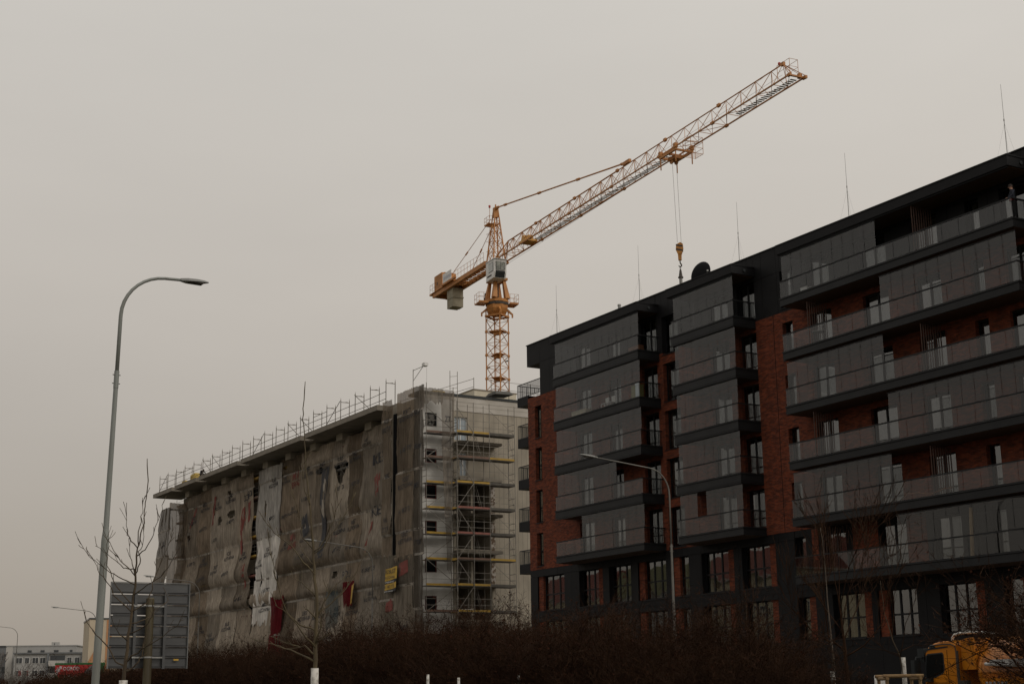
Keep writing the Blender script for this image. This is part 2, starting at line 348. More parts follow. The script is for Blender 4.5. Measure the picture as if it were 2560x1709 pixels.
# cladding panels, each one a sheet with an open joint
def panel_field(x0, x1, z0, z1, ops, step, zc):
    xs = []; x = x0
    while x < x1: xs.append(x); x += step
    back = MB()
    for a, b, c, d in rects_minus(x0, x1, z0, z1, ops): back.box((a, .06, c), (b, .34, d))
    back.build('backing_wall', dark, apt)
    cells = {}
    strips = {}
    for a, b, c, d in rects_minus(x0, x1, z0, z1, ops, xs): strips.setdefault((a, b), []).append((c, d))
    cut = []
    for (a, b), zs in strips.items():
        zs.sort(); cur = list(zs[0]); mer = []
        for c, d in zs[1:]:
            if abs(c - cur[1]) < 1e-4: cur[1] = d
            else: mer.append(tuple(cur)); cur = [c, d]
        mer.append(tuple(cur))
        for c, d in mer:
            e_ = [c] + [z for z in zc if c + .3 < z < d - .3] + [d]
            cut += [(a, b, e_[i], e_[i + 1]) for i in range(len(e_) - 1)]
    for a, b, c, d in cut:
        if b - a < .03 or d - c < .03: continue
        w, h = round(b - a, 2), round(d - c, 2)
        key = (w, h)
        if key not in cells:
            q = MB(); g_ = .009; q.box((g_, 0, g_), (w - g_, .055, h - g_)); cells[key] = q.mesh('cladding_panel', clad)
        put('cladding_panel', cells[key], apt, (a, random.uniform(-.002, .002), c))
random.seed(2)
panel_field(L(-86.76), L(-42.0), 22.5, 26.4, ops_in(22.5, 26.4), 1.28, (24.9,))
panel_field(L(-88.45), L(-42.0), 4.0, 10.25, ops_in(4.0, 10.25), 1.75, (7.0, 9.78))
panel_field(L(-88.45), L(-42.0), .1, 4.0, [], 2.4, (1.9,))
for z0, z1 in ((.1, 10.25), (22.5, 26.4)): MB().box((L(-42.0), 0, z0), (L(UE), .34, z1)).build('cladding', clad, apt)
# brick infill beside the big windows
for a, b, c, d, k in OP:
    if k.startswith('big') and k[3:]:
        mb = MB()
        if k.endswith('L'): mb.box((L(a), .10, c), (L(a) + .58, .5, d))
        else: mb.box((L(b) - .58, .10, c), (L(b), .5, d))
        mb.build('brick_infill', brick, apt)
for a, b, c, d in [(-59.5, -59.0, 7.75, 10.2), (-56.4, -54.6, 7.75, 10.2), (-52.6, -51.3, 7.75, 10.2)]: MB().box((L(a), -.02, c), (L(b), .1, d)).build('brick_infill', brick, apt)

# windows: frame > panes, curtain
FR = {}
def window(u0, u1, z0, z1, kind, rec=.27):
    if kind.startswith('big'):
        if kind.endswith('L'): u0 += .58
        if kind.endswith('R'): u1 -= .58
    w, h = round(u1 - u0, 2), round(z1 - z0, 2)
    if kind.startswith('big'):
        cw = (w - .1) / (3 if w > 1.6 else 1) ; n = 3 if w > 1.6 else 1
        xs = [.05 + cw * i for i in range(n + 1)]; tr = h * .46
    elif kind == 'slit': xs = [.05, w - .05]; tr = h * .46 if rec > .25 and h > 2.2 else 0
    else: xs = [.05, w / 2, w - .05]; tr = 0
    key = (w, h, kind[:3])
    if key not in FR:
        m = MB(); T = .055
        m.box((0, 0, 0), (T, .08, h)); m.box((w - T, 0, 0), (w, .08, h)); m.box((T, 0, 0), (w - T, .08, .08)); m.box((T, 0, h - T), (w - T, .08, h))
        for x in xs[1:-1]: m.box((x - .055, -.004, .08), (x + .055, .084, h - T))
        if tr:
            for i in range(len(xs) - 1): m.box((max(xs[i] + .0551, T), -.002, tr - .045), (min(xs[i + 1] - .0551, w - T), .082, tr + .045))
        fm = m.mesh('window', frame_m)
        pm_ = []
        zz = [.08, tr - .045, tr + .045, h - T] if tr else [.08, h - T]
        for i in range(len(xs) - 1):
            a = max(xs[i] + .055, T); b = min(xs[i + 1] - .055, w - T)
            for j in range(0, len(zz), 2):
                q = MB(); q.box((a, .035, zz[j]), (b, .047, zz[j + 1])); pm_.append(q.mesh('pane', wpane))
        sill = MB(); sill.box((-.04, -rec - .05, -.05), (w + .04, .0, -.005))
        FR[key] = (fm, pm_, sill.mesh('sill', clad2))
    fm, ps, sl = FR[key]
    o = put('window', fm, apt, (L(u0), rec, z0))
    for p in ps: put('pane', p, o)
    if kind != 'door': put('sill', sl, o)
    r = random.random()
    if kind == 'slit': r *= .75
    cu = MB()
    if r < .72:
        a, b = random.choice([(.08, w * .45), (w * .52, w - .08), (.08, w - .08), (.08, w * .3)])
        n = max(4, int((b - a) / .07)); vs = []
        for i in range(n + 1):
            x = a + (b - a) * i / n; y = .16 + .025 * (i % 2) + .01 * random.random(); vs += [(x, y, .1), (x, y, h - .08)]
        cu.add(vs, [(2 * i, 2 * i + 2, 2 * i + 3, 2 * i + 1) for i in range(n)])
        put('curtain', cu.mesh('curtain', random.choice([curtain_m, curtain_m, curtain_m, curtain_b, curtain_g])), o)
random.seed(11)
for o in OP: window(*o, rec=.27 if o[4] in ('slit', 'win') or o[4].startswith('big') else .2)

# balcony bays
PW = {}
def pane_mesh(kind, w, h):
    key = (kind, round(w, 3), round(h, 3))
    if key not in PW:
        q = MB(); q.box((.013, 0, 0), (w - .013, .012, h)); PW[key] = q.mesh(kind, bpane)
    return PW[key]
BV = 1.65
def balcony(u0, u1, k, glazed, lip_below, missing=(), screen=None, left=True):
    z = FL[k]; w = u1 - u0; m = MB()
    # slab with layered fascia: top trim, panel, bottom trim
    zb = z - .52 if lip_below else z - .46
    m.box((0, -BV + .02, zb + .02), (w - .02, -.005, z - .03), 0)
    m.box((-.03, -BV - .035, z - .09), (w + .03, -BV + .019, z), 1); m.box((w - .019, -BV + .021, z - .09), (w + .03, -.004, z - .001), 1)
    m.box((0, -BV, zb), (w, -BV + .018, z - .115), 1); m.box((w - .018, -BV + .02, zb), (w + .001, -.004, z - .115), 1)
    if lip_below:
        m.box((0, -BV - .02, z - .62), (w + .02, -BV + .1, z - .545), 1); m.box((w - .08, -BV + .101, z - .62), (w + .02, -.004, z - .545), 1)
    o = m.build('balcony', [dark, clad2], apt, (L(u0), 0, 0))
    q = MB(); q.box((.05, -BV + .12, zb - .012), (w - .05, -.02, zb + .018)); q.build('soffit', soffit, o)
    rl = MB(); zr = z + .93
    rl.box((-.02, -BV + .015, zr - .035), (w, -BV + .085, zr + .03)); rl.box((w - .07, -BV + .086, zr - .035), (w, -.004, zr + .03))
    rl.build('handrail', clad2, o)
    q = MB(); q.bar((w - .035, -BV + .9, z), (w - .035, -BV + .9, zr - .036), .018); q.bar((w - .035, -.25, z), (w - .035, -.25, zr - .036), .018); q.build('post', clad2, o)
    n = max(1, round(w / 1.06)); pw = w / n
    for i in range(n): put('rail_pane', pane_mesh('rail_pane', pw, zr - .04 - z), o, (i * pw, -BV + .04, z + .002))
    put('side_pane', pane_mesh('side_pane', 1.55, zr - .04 - z), o, (w - .03, -1.57, z + .002), (0, 0, pi / 2))
    if left: put('side_pane', pane_mesh('side_pane', 1.55, zr - .04 - z), o, (.02, -1.57, z + .002), (0, 0, pi / 2))
    zt = z + 2.36
    for a, b in glazed:
        a -= u0; b -= u0; n = max(1, round((b - a) / .82)); pw = (b - a) / n
        for i in range(n):
            if i in missing: continue
            put('glazing_pane', pane_mesh('glazing_pane', pw, zt - zr - .05), o, (a + i * pw, -BV + .10 + .001 * (i % 2), zr + .05))
        if a < .3: put('side_pane', pane_mesh('side_pane', 1.5, zt - zr - .05), o, (a + .02, -1.54, zr + .05), (0, 0, pi / 2))
        q = MB(); q.box((a, -BV + .06, zt), (b, -BV + .15, zt + .03)); q.build('glazing_track', clad2, o)
    if screen is not None:
        for sx_ in screen:
            q = MB()
            for i in range(9): q.box((sx_ - u0, -.16 - i * .165, z + .01), (sx_ - u0 + .045, -.12 - i * .165, z + 2.40))
            q.build('batten_screen', batten, o)
    return o
B1, B2, B3 = (-82.45, -72.5), (-69.05, -63.15), (-59.1, -43.05)
for k in (7, 6, 5): balcony(*B1, k, [(-82.28, -72.5)], k != 5 or True)
balcony(*B1, 4, [(-82.28, -75.34)], True)
balcony(*B1, 3, [(-79.44, -72.5)], False)
for k in (7, 6, 5, 4): balcony(*B2, k, [(-68.85, -63.17)], True)
balcony(*B2, 3, [(-68.9, -63.17)], False, missing=(2,))
for k in (7, 5, 3): balcony(*B3, k, [(-58.95, -51.75)], False, screen=(-49.3,))
for k in (6, 4, 2): balcony(*B3, k, [(-51.72, -43.07)], False, screen=(-57.2,))
# eave boxes over the bays
for a, b in ((-82.7, -72.44), (-69.36, -63.04), (-59.19, -43.04)):
    q = MB(); w = b - a
    q.box((0, -BV - .02, 25.17), (w, -.004, 25.69)); q.box((-.02, -BV - .05, 25.65), (w + .03, -BV - .021, 25.72)); q.box((w, -BV - .02, 25.65), (w + .03, -.004, 25.72))
    q.box((.15, -BV + .05, 25.09), (w - .08, -BV + .12, 25.169))
    o = q.build('eave', clad, apt, (L(a), 0, 0))
    q = MB(); q.box((.2, -BV + .13, 25.13), (w - .1, -.02, 25.168)); q.build('soffit', soffit, o)
    q = MB(); q.bar((w, -.75, 25.42), (w + .05, -.75, 25.42), .09, 10); q.build('rain_spout', black_m, o)
# gable balconies with bar railings
for k in (7, 6, 5, 4, 3):
    z = FL[k]; q = MB(); x1 = L(-86.8) if k == 7 else L(-88.46)
    q.box((L(-90.0), .05, z - .55), (L(-88.46), 3.2, z + .08)); o = q.build('gable_balcony', clad, apt)
    q = MB(); zr = z + 1.1
    y = .08
    q.box((L(-90.0), y - .02, zr - .05), (x1, y + .03, zr)); q.box((L(-90.0), y - .015, z + .09), (x1, y + .025, z + .13))
    q.box((L(-90.0), y + .031, zr - .05), (L(-89.95), 3.2, zr))
    x = L(-90.0)
    while x < x1: q.box((x, y - .008, z + .131), (x + .022, y + .014, zr - .051)); x += .115
    for i in range(26): q.box((L(-89.985), y + .12 + i * .12, z + .08), (L(-89.963), y + .142 + i * .12, zr - .051))
    for x in (L(-90.0), L(-88.5)): q.box((x, y - .025, z + .081), (x + .05, y - .009, zr - .051))
    q.build('railing', black_m, o)['kind'] = 'stuff'

# roof fittings
def rod(u, zb, zt):
    t = thing('lightning_rod', 'x', 'lightning rod', W(u, -.6, 26.3), ROT, 'lightning rods along the dark roof edge')
    q = MB(); q.bar((0, 0, 0), (0, 0, 2.15), .022, 6, .018); q.build('lower_tube', steel, t)
    q = MB(); q.bar((0, 0, 2.15), (0, 0, zt - 26.3), .013, 5, .008); q.lathe([(.03, 2.1), (.03, 2.2)], 8); q.build('upper_rod', steel, t)
    q = MB()
    for a in (0, 2.1, 4.2): q.bar((0, 0, 2.0), (.55 * cos(a), .55 * sin(a), 0), .0035, 3)
    q.build('stay', steel, t)
    q = MB(); q.lathe([(.25, 0), (.25, .12), (.05, .13)], 10); q.build('foot', conc, t)
    return t
for u, zt, lab in ((-85.3, 30.3, 'thin lightning rod above the far left bay of the brick block'), (-75.2, 30.5, 'thin lightning rod between the left and middle bays on the black roof'),
                   (-65.0, 30.4, 'thin lightning rod just right of the dark roof dish'), (-55.7, 30.4, 'thin lightning rod over the left part of the widest bay'),
                   (-44.85, 30.3, 'tallest looking lightning rod at the right end of the roof')):
    rod(u, 26.3, zt)['label'] = lab
d_ = thing('satellite_dish', 'large black round dish facing away on the dark roof', 'satellite dish', W(-71.75, -3.0, 26.3), ROT); d_.scale = (.86, .86, .95)
q = MB(); vs = [(0, -.22, 0)]; n = 24
q.lathe([(.0, .25), (.3, .235), (.6, .18), (.85, .08), (.92, 0), (.90, -.02), (.6, .12), (.3, .19), (.0, .21)], 28)
dish = q.build('reflector', dark, d_, (0, 0, 1.75), (radians(78), 0, radians(14)), True)
q = MB(); q.bar((0, .25, 0), (0, .18, 1.7), .05, 8); q.bar((-.4, .5, 0), (0, .2, .8), .025, 5); q.bar((.4, .5, 0), (0, .2, .8), .025, 5); q.build('mount', rust, d_)
q = MB(); q.bar((.45, .1, 1.4), (.95, -.1, 1.75), .015, 4); q.box((.9, -.16, 1.72), (1.0, -.06, 1.82)); q.build('feed_arm', steel, d_)
vp = MB(); vp.bar((0, 0, 0), (0, 0, .9), .10, 12); vp.lathe([(.12, .78), (.12, .90)], 12)
v_ = vp.build('vent_pipe', steel, None, W(-78.1, -1.0, 26.3), (0, 0, ROT)); tag(v_, 'short grey vent pipe on the roof above the left glazed bay', 'vent pipe')
for u in (-80.1, -60.9, -72.9 - 1.2):
    pass
# things kept on the balconies
def bx_thing(name, label, cat, u, v, z, dims, m, group=None, legs=False):
    q = MB(); w, d, h = dims
    if legs:
        t = thing(name, label, cat, W(u, v, z), ROT, group)
        q.box((0, 0, h - .04), (w, d, h)); q.build('top', m, t)
        for x in (.03, w - .07):
            for y in (.03, d - .07): MB().box((x, y, 0), (x + .04, y + .04, h - .041)).build('leg', m, t)
        return t
    q.box((0, 0, 0), (w, d, h * .9)); o = q
    t = thing(name, label, cat, W(u, v, z), ROT, group); q.build('body', m, t)
    MB().box((-.015, -.015, h * .9 + .002), (w + .015, d + .015, h)).build('lid', m, t); return t
gy = pm('olive_panel', (.22, .21, .075), (.17, .16, .06), 2, .7); bw = pm('bluish_board', (.42, .47, .50), None, 2, .6)
bx_thing('storage_cabinet', 'olive yellow cabinet at the open right end of the second glazed balcony', 'cabinet', -73.6, 1.45, FL[6] + .01, (.75, .4, .85), gy)
bx_thing('leaning_board', 'pale bluish board standing at the corner of the second glazed balcony', 'board', -72.95, 1.60, FL[6] + .01, (.35, .06, .85), bw)
bx_thing('planter_box', 'brown wooden planter at the open end of the top left balcony', 'planter', -74.0, 1.3, FL[7] + .01, (1.2, .35, .38), pm('planter_brown', (.17, .07, .03), None, 3, .8))
bx_thing('storage_chest', 'low cream chest behind the second glazed balcony of the left bay', 'chest', -80.9, 1.2, FL[6] + .01, (1.7, .5, .45), pm('cream', (.5, .45, .33), None, 3, .7))
bx_thing('storage_box', 'pale box behind the glass of the top right balcony', 'box', -57.9, 1.2, FL[7] + .01, (.5, .4, .35), white_m)
t = thing('bistro_table', 'small round table on the open second balcony of the widest bay', 'table', W(-56.9, 1.0, FL[6] + .01), ROT)
q = MB(); q.lathe([(.35, .70), (.35, .73)], 20); q.build('top', steel, t); q = MB(); q.bar((0, 0, .02), (0, 0, .70), .025, 8); q.lathe([(.2, 0), (.2, .02)], 12); q.build('pedestal', black_m, t)
for u, lab in ((-77.7, 'white chair on the second glazed balcony, left of its twin'), (-77.0, 'white chair on the second glazed balcony, right of its twin')):
    t = thing('balcony_chair', lab, 'chair', W(u, 1.0, FL[6] + .01), ROT, 'white balcony chairs')
    MB().box((0, 0, .42), (.42, .42, .46)).build('seat', white_m, t); MB().box((0, .38, .47), (.42, .42, .88)).build('backrest', white_m, t)
    for x in (0, .38):
        for y in (0, .38): MB().box((x, y, 0), (x + .04, y + .04, .419)).build('leg', white_m, t)
q = MB(); q.path([(0, 0, .05), (.5, -.1, .32), (1.1, .05, .30), (1.9, -.05, .12), (2.7, .05, .30), (3.2, 0, .28)], .03, 6)
tag(q.build('hammock', pm('orange_cloth', (.22, .08, .03), None, 3, .9), None, W(-51.5, 1.3, FL[3]), (0, 0, ROT)), 'orange brown sagging cloth strung along an open balcony rail', 'hammock')
q = MB(); q.bar((0, 0, 0), (.25, -.12, 2.25), .09, 8)
tag(q.build('rolled_mat', pm('tan_roll', (.30, .20, .10), None, 3, .8), None, W(-47.6, 1.1, FL[2] + .01), (0, 0, ROT)), 'tall tan roll leaning behind the lowest right balcony glass', 'rolled mat')
# ------------------------------------------------------------------ building under construction
site = thing('unfinished_building', 'raw concrete apartment block under construction behind debris netting', 'building', W(-106, 0, 0), ROT)
def S(u): return u + 106
mb = MB()
mb.box((S(-176), 3.4, 0), (S(-111.4), 3.7, 25.95)); mb.box((S(-111.4), .75, 0), (S(-111.2), 3.7, 26.0))
mb.build('front_wall', conc, site)
mb = MB(); mb.box((S(-175.8), 3.71, 0), (S(-108.6), 16, 26.1)); mb.build('core', dark, site)
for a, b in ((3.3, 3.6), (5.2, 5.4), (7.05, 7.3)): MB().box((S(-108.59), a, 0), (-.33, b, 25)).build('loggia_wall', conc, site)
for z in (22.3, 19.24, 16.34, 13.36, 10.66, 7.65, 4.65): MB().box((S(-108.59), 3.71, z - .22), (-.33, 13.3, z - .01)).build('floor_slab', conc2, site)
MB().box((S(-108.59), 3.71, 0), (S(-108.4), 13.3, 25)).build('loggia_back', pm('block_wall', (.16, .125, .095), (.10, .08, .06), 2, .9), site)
# near-black panels paint in shaded window openings of the covered front, seen through tears
wo_ = MB().box((0, 0, 0), (1.7, .038, 1.6)).mesh('painted_window_shade', dark)
for k in range(8):
    for i in range(20): put('painted_window_shade', wo_, site, (S(-174 + i * 3.1), 3.36, 3.1 * k + 1.0))
MB().box((S(-110.9), .24, .5), (S(-108.2), .299, 25.2)).build('painted_gap_shade', dark, site)  # near-black slab painting the shade behind the gap in the tower netting
# projecting corner and gable
gops = []
for z in (24.62, 21.62, 18.65, 15.70, 12.68, 9.68, 6.7, 3.7): gops.append((.76, 1.84, z - 1.15, z))
mb = MB()
for a, b, c, d in rects_minus(.30, 3.3, 0, 25.9, gops): mb.box((-.30, a, c), (0, b, d))
mb.build('insulated_wall', insul, site)
mb = MB(); mb.box((S(-111.2), .30, 0), (-.301, .6, 25.9)); mb.build('corner_wall', conc, site)
mb = MB(); mb.box((S(-111.1), .61, 0), (-.32, 3.3, 25.8)); mb.build('corner_core', dark, site)
for i, (a, b, c, d) in enumerate(gops):
    q = MB(); e_ = .07
    q.box((-.16, a, c), (-.06, a + e_, d)); q.box((-.16, b - e_, c), (-.06, b, d)); q.box((-.16, a + e_, c), (-.06, b - e_, c + e_)); q.box((-.16, a + e_, d - e_), (-.06, b - e_, d))
    o = q.build('window', frame_m if i == 0 else pm('oxide_frame', (.14, .03, .025), None, 3, .7), site)
    q = MB(); q.box((-.15, a + e_, c + e_), (-.14, b - e_, d - e_)); q.build('pane', wpane if i == 0 else dark, o)
lops = []
for k, z in enumerate((19.22, 16.3, 13.35, 10.6, 7.6, 4.6)): lops.append((3.65, 7.0, z - 2.75, z - .25))
lops += [(4.55, 5.05, 22.85, 24.45), (3.5, 3.95, 22.85, 24.45)]
wops = [(3.5, 4.72, 22.55, 24.5), (4.0, 4.68, 19.6, 21.5)]
mb = MB()
for a, b, c, d in rects_minus(3.3, 13.5, 0, 25.0, lops[:6] + wops): mb.box((-.32, a, c), (-.02, b, d))
mb.build('gable_wall', conc, site)
mb = MB(); mb.box((-.32, .30, 25.9), (.02, 3.3, 26.2)); mb.box((-.32, 3.3, 25.0), (.03, 13.5, 26.2)); mb.build('parapet', pm('pale_insulation', (.46, .43, .39), (.38, .35, .31), .8, .9, bump=.1), site)
mb = MB(); mb.box((-2, .2, 26.2), (.09, 13.6, 26.42)); mb.build('roof_edge', black_m, site)
jg = pm('joint_grey', (.22, .2, .175), None, 3, .9)
for z in (25.42, 25.75): MB().box((.031, 3.31, z), (.037, 13.5, z + .025)).build('board_joint', jg, site)
jd_ = pm('joint_dark', (.2, .175, .145), None, 3, .9)
for y in [7.3 + .45 * i for i in range(13)]: MB().box((-.021, y, 2), (-.012, y + .02, 24.9)).build('shuttering_joint', jd_, site)
gwin = pm('blue_sheet', (.30, .34, .37), (.22, .26, .29), 1.2, .35, stretch=(1, 4, .4))
for a, b, c, d in wops:
    q = MB(); q.box((-.2, a, c), (-.12, a + .07, d)); q.box((-.2, b - .07, c), (-.12, b, d)); q.box((-.2, a + .07, d - .07), (-.12, b - .07, d)); q.box((-.2, (a + b) / 2 - .04, c), (-.119, (a + b) / 2 + .04, d - .07))
    o = q.build('window', white_m, site); q = MB(); q.box((-.18, a + .07, c), (-.17, b - .07, d - .07)); q.build('pane', gwin, o)
for z in (22.3, 19.24, 16.34, 13.36, 10.66, 7.65, 4.65):
    q = MB(); q.box((-.3, 3.35, z - .22), (1.25, 7.35, z)); q.build('balcony_slab', conc2, site)
for z in (16.4, 13.45, 10.7): MB().box((-.1, 6.9, z + .05), (.05, 7.3, z + 2.4)).build('cladding_patch', pm('mottled_patch', (.42, .38, .34), (.12, .08, .05), 4, .9, stretch=(1, 1, 1), pos=(.45, .55)), site)
# cornice slabs over the street front
for a, b in ((-176.9, -169.6), (-168.6, -161.0), (-160.0, -147.6), (-146.6, -130.3), (-129.3, -113.2)):
    q = MB(); q.box((S(a), -.2, 25.97), (S(b), 3.39, 26.40)); q.box((S(a) - .01, -.215, 26.40), (S(b) + .01, 3.4, 26.425))
    o = q.build('cornice_slab', conc2, site)
q = MB(); q.box((S(-176.6), .9, 25.98), (S(-111.3), 3.38, 26.37)); q.build('cornice_beam', conc2, site)
for i in range(9): MB().box((S(-170 + i * 6.3), 1.6, 25.3), (S(-168.6 + i * 6.3), 3.38, 25.96)).build('downstand', conc, site)
q = MB(); q.box((S(-176), 3.4, 26.1), (S(-106.2), 16, 26.28)); q.build('roof', conc, site)
# roof penthouse
ph = MB(); ph.box((S(-122), 8.9, 26.3), (S(-112.4), 13.4, 28.45)); o = ph.build('roof_house', pm('cream_wall', (.52, .48, .39), (.45, .41, .33), 1, .9), site)
q = MB(); q.box((S(-122.05), 8.85, 28.45), (S(-112.35), 13.45, 28.56)); q.build('coping', conc2, o)
rl = MB()
pts = [(-106.4, 5.6), (-106.4, 7.3), (-106.5, 9.1), (-106.5, 11.3), (-106.5, 13.3)]
for u, y in [(-118, 4.4), (-112, 4.6)] + pts: rl.bar((S(u), y, 26.3), (S(u), y, 28.1), .03, 5)
for z in (27.3, 28.0):
    rl.bar((S(-118), 4.4, z), (S(-106.4), 5.6, z), .022, 4)
    for p, q_ in zip(pts[1:], pts[2:]): rl.bar((S(p[0]), p[1], z), (S(q_[0]), q_[1], z), .022, 4)
rl.build('roof_railing', tube_m, site)

q = MB()
for i in range(5): q.box((-1.2 + .03 * i, 7.2 + .05 * i, .06 * i), (.5 - .04 * i, 9.0 - .06 * i, .06 * i + .05))
tag(q.build('sheet_stack', pm('grey_sheet', (.13, .125, .115), None, 3, .6), None, W(-106, 0, 26.44), (radians(2), 0, ROT)), 'stack of grey sheets lying on the roof edge below the crane mast', 'sheet stack')

# ------------------------------------------------------------------ scaffolding of the street front
fs_ = thing('facade_scaffold', 'long tube scaffold behind the netting of the street front', 'scaffold', W(-106, 0, 0), ROT)
US = [-113.6 - 3.05 * i for i in range(21)]
sm_ = MB().bar((0, 0, 0), (0, 0, 25.6), .026, 4, cap=False).mesh('standard', tube_m)
for u in US:
    for y in (2.1, 3.0): put('standard', sm_, fs_, (S(u), y, 0))
gm_ = MB().bar((S(-174.6), 2.1, 0), (S(-113.6), 2.1, 0), .018, 3, cap=False).mesh('guard_rail', tube_m)
for j in range(1, 13):
    for h in (.5, 1.0): put('guard_rail', gm_, fs_, (0, 0, 2.06 * j + h))
DK = {}
for j in range(1, 13):
    for i in range(20):
        mm_ = random.choice([deck_b, deck_b, deck_d, deck_y, deck_r])
        if mm_.name not in DK:
            q = MB(); q.box((.03, 2.15, -.06), (3.02, 2.95, 0)); q.box((.03, 2.10, .001), (3.02, 2.13, .15)); DK[mm_.name] = q.mesh('deck', mm_)
        put('deck', DK[mm_.name], fs_, (S(US[i]) - 3.05, 0, 2.06 * j))
for i in range(0, 20, 3):
    for j in range(12): MB().bar((S(US[i] - (3.05 if j % 2 else 0)), 2.08, 2.06 * j), (S(US[i] - (0 if j % 2 else 3.05)), 2.08, 2.06 * j + 2.06), .022, 3, cap=False).build('brace', tube_m, fs_)

# scaffold frames standing on the cornice as edge protection
rs = thing('roof_edge_scaffold', 'row of steel scaffold frames and rails standing along the roof cornice', 'scaffold', W(-106, 0, 26.43), ROT)
fr = MB()
for y in (.25, 1.12): fr.bar((0, y, 0), (0, y, 2.02), .036, 5)
fr.bar((0, .25, 1.82), (0, 1.12, 1.82), .03, 5); fr.bar((0, .45, 1.80), (0, .92, 1.87), .03, 4)
fr.bar((0, .25, 1.9), (0, .25, 2.2), .016, 4); fr.bar((0, 1.12, 1.9), (0, 1.12, 2.2), .016, 4)
tube_d = pm('silhouette_tube', (.14, .12, .095), (.085, .072, .058), 3, .7)  # darkened copy of the tube colour, paints the frames' silhouette against the sky
fme = fr.mesh('scaffold_frame', tube_d)
RU = [-112.4 - 3.17 * i for i in range(21)]
for u in RU: put('scaffold_frame', fme, rs, (S(u), 0, 0), (0, 0, random.uniform(-.03, .03)))
for i in range(20):
    for z in [.42, 1.02] + ([1.45] if i in (4, 12, 16, 17) else []): MB().bar((S(RU[i]), .21, z + random.uniform(-.03, .03)), (S(RU[i + 1]), .21, z + random.uniform(-.03, .03)), .026, 4).build('guard_rail', tube_d, rs)
for i, f in ((3, 1), (5, 0), (6, 0), (9, 1), (13, 0), (14, 0), (19, 1), (1, 0)):
    a, b = RU[i], RU[i + 1]
    if f: a, b = b, a
    MB().bar((S(a), .17, .1), (S(b), .17, 1.9), .03, 4).build('brace', tube_d, rs)

# ------------------------------------------------------------------ gable scaffolds
def gable_scaffold(name, label, rows, zt, zd, xs, colours, off=0.0):
    """rows: y positions of the standards (local y = distance from the street front)"""
    t = thing(name, label, 'scaffold', W(-106, 0, 0), ROT)
    x0, x1 = xs
    for y in rows:
        for x in (x0, x1): MB().bar((x, y, 0), (x, y, zt), .03, 5).build('standard', tube_m, t)
    for j, z in enumerate(zd):
        for h in (.52, 1.02): 
            MB().bar((x1, rows[0], z + h), (x1, rows[-1], z + h), .021, 4).build('guard_rail', tube_m, t)
            for y in (rows[0], rows[-1]): MB().bar((x0, y, z + h), (x1, y, z + h), .021, 4).build('guard_rail', tube_m, t)
        for y in rows: MB().bar((x0, y, z - .04), (x1, y, z - .04), .024, 4).build('transom', deck_y if j % 2 else tube_m, t)
        if z + 2.06 <= zt:
            a, b = (rows[0], rows[1]) if j % 2 else (rows[1], rows[0])
            MB().bar((x1 + .03, a, z), (x1 + .03, b, z + 2.06), .028, 4).build('brace', tube_m, t)
        for i in range(len(rows) - 1):
            c = colours[(j * (len(rows) - 1) + i) % len(colours)]
            q = MB(); q.box((x0 + .04, rows[i] + .03, z - .07), (x1 - .02, rows[i + 1] - .03, z - .005)); d_ = q.build('deck', deck_d, t)
            q = MB(); q.box((x1 - .019, rows[i] + .02, z), (x1 + .01, rows[i + 1] - .02, z + .16)); q.build('toe_board', c, d_)
    return t
ZD = [22.75 - 2.06 * j for j in range(11)]
g1 = gable_scaffold('gable_scaffold', 'narrow scaffold bay in front of the white insulated gable strip', (.35, 3.25), 26.9, [z + .05 for z in ZD], (.25, 1.0),
               [deck_b, deck_b, deck_y, deck_y, deck_y, deck_y, deck_y, deck_b])
# two posts that run up past the roof
q = MB()
for y in (2.55, 3.25): q.bar((1.0, y, 20), (1.0, y, 28.1), .027, 5)
for z in (24.7, 25.6, 26.6, 27.6): q.bar((1.0, 2.55, z), (1.0, 3.25, z + .12), .02, 4)
q.build('ladder_frame', tube_m, g1)
g2 = gable_scaffold('stair_scaffold', 'open scaffold tower with yellow and red decks in front of the gable loggias', (2.45, 4.0, 5.50, 7.9), 25.3, ZD, (1.35, 2.35),
               [deck_y, deck_y, deck_d, deck_b, deck_b, deck_y, deck_y, deck_y, deck_d, deck_r, deck_r, deck_d, deck_r, deck_r, deck_d, deck_b, deck_b, deck_y, deck_y, deck_y, deck_d, deck_y, deck_y, deck_d])
q = MB()
for j, z in enumerate(ZD[1:]):
    y0, y1 = (5.1, 4.5) if j % 2 == 0 else (2.8, 3.2)
    for dx in (1.5, 1.8): q.bar((dx, y0, z), (dx, y1, z + 2.0), .02, 4)
    for r in range(6): q.bar((1.5, y0 + (y1 - y0) * (r + .5) / 6, z + 2.0 * (r + .5) / 6), (1.8, y0 + (y1 - y0) * (r + .5) / 6, z + 2.0 * (r + .5) / 6), .015, 3)
q.build('ladder', tube_m, g2)
for j, z in enumerate(ZD): 
    if j % 2: MB().bar((2.38, 7.9, z), (1.3, 7.9, z + 2.0), .02, 4).build('side_brace', tube_m, g2)
    MB().bar((2.36, 5.5, z + .1 if j % 2 else z + 2.0), (2.36, 7.9, z + 2.0 if j % 2 else z + .1), .018, 4).build('side_brace', tube_m, g2)
# pallets and bundles on the decks
for i, (y, z, d) in enumerate(((3.2, ZD[7] + .02, (.35, 1.0, .22)), (4.4, ZD[7] + .02, (.35, .7, .18)))):
    MB().box((0, 0, 0), d)
    q = MB()
    for r in range(3): q.box((0, 0, r * d[2] / 3 + .004), (d[0], d[1], (r + 1) * d[2] / 3 - .004))
    tag(q.build('board_bundle', white_m, None, W(-104.5, -y, z), (0, 0, ROT)), ('longer' if i == 0 else 'shorter') + ' white bundle of boards lying on a lower scaffold deck', 'bundle', 'white bundles on the scaffold deck')

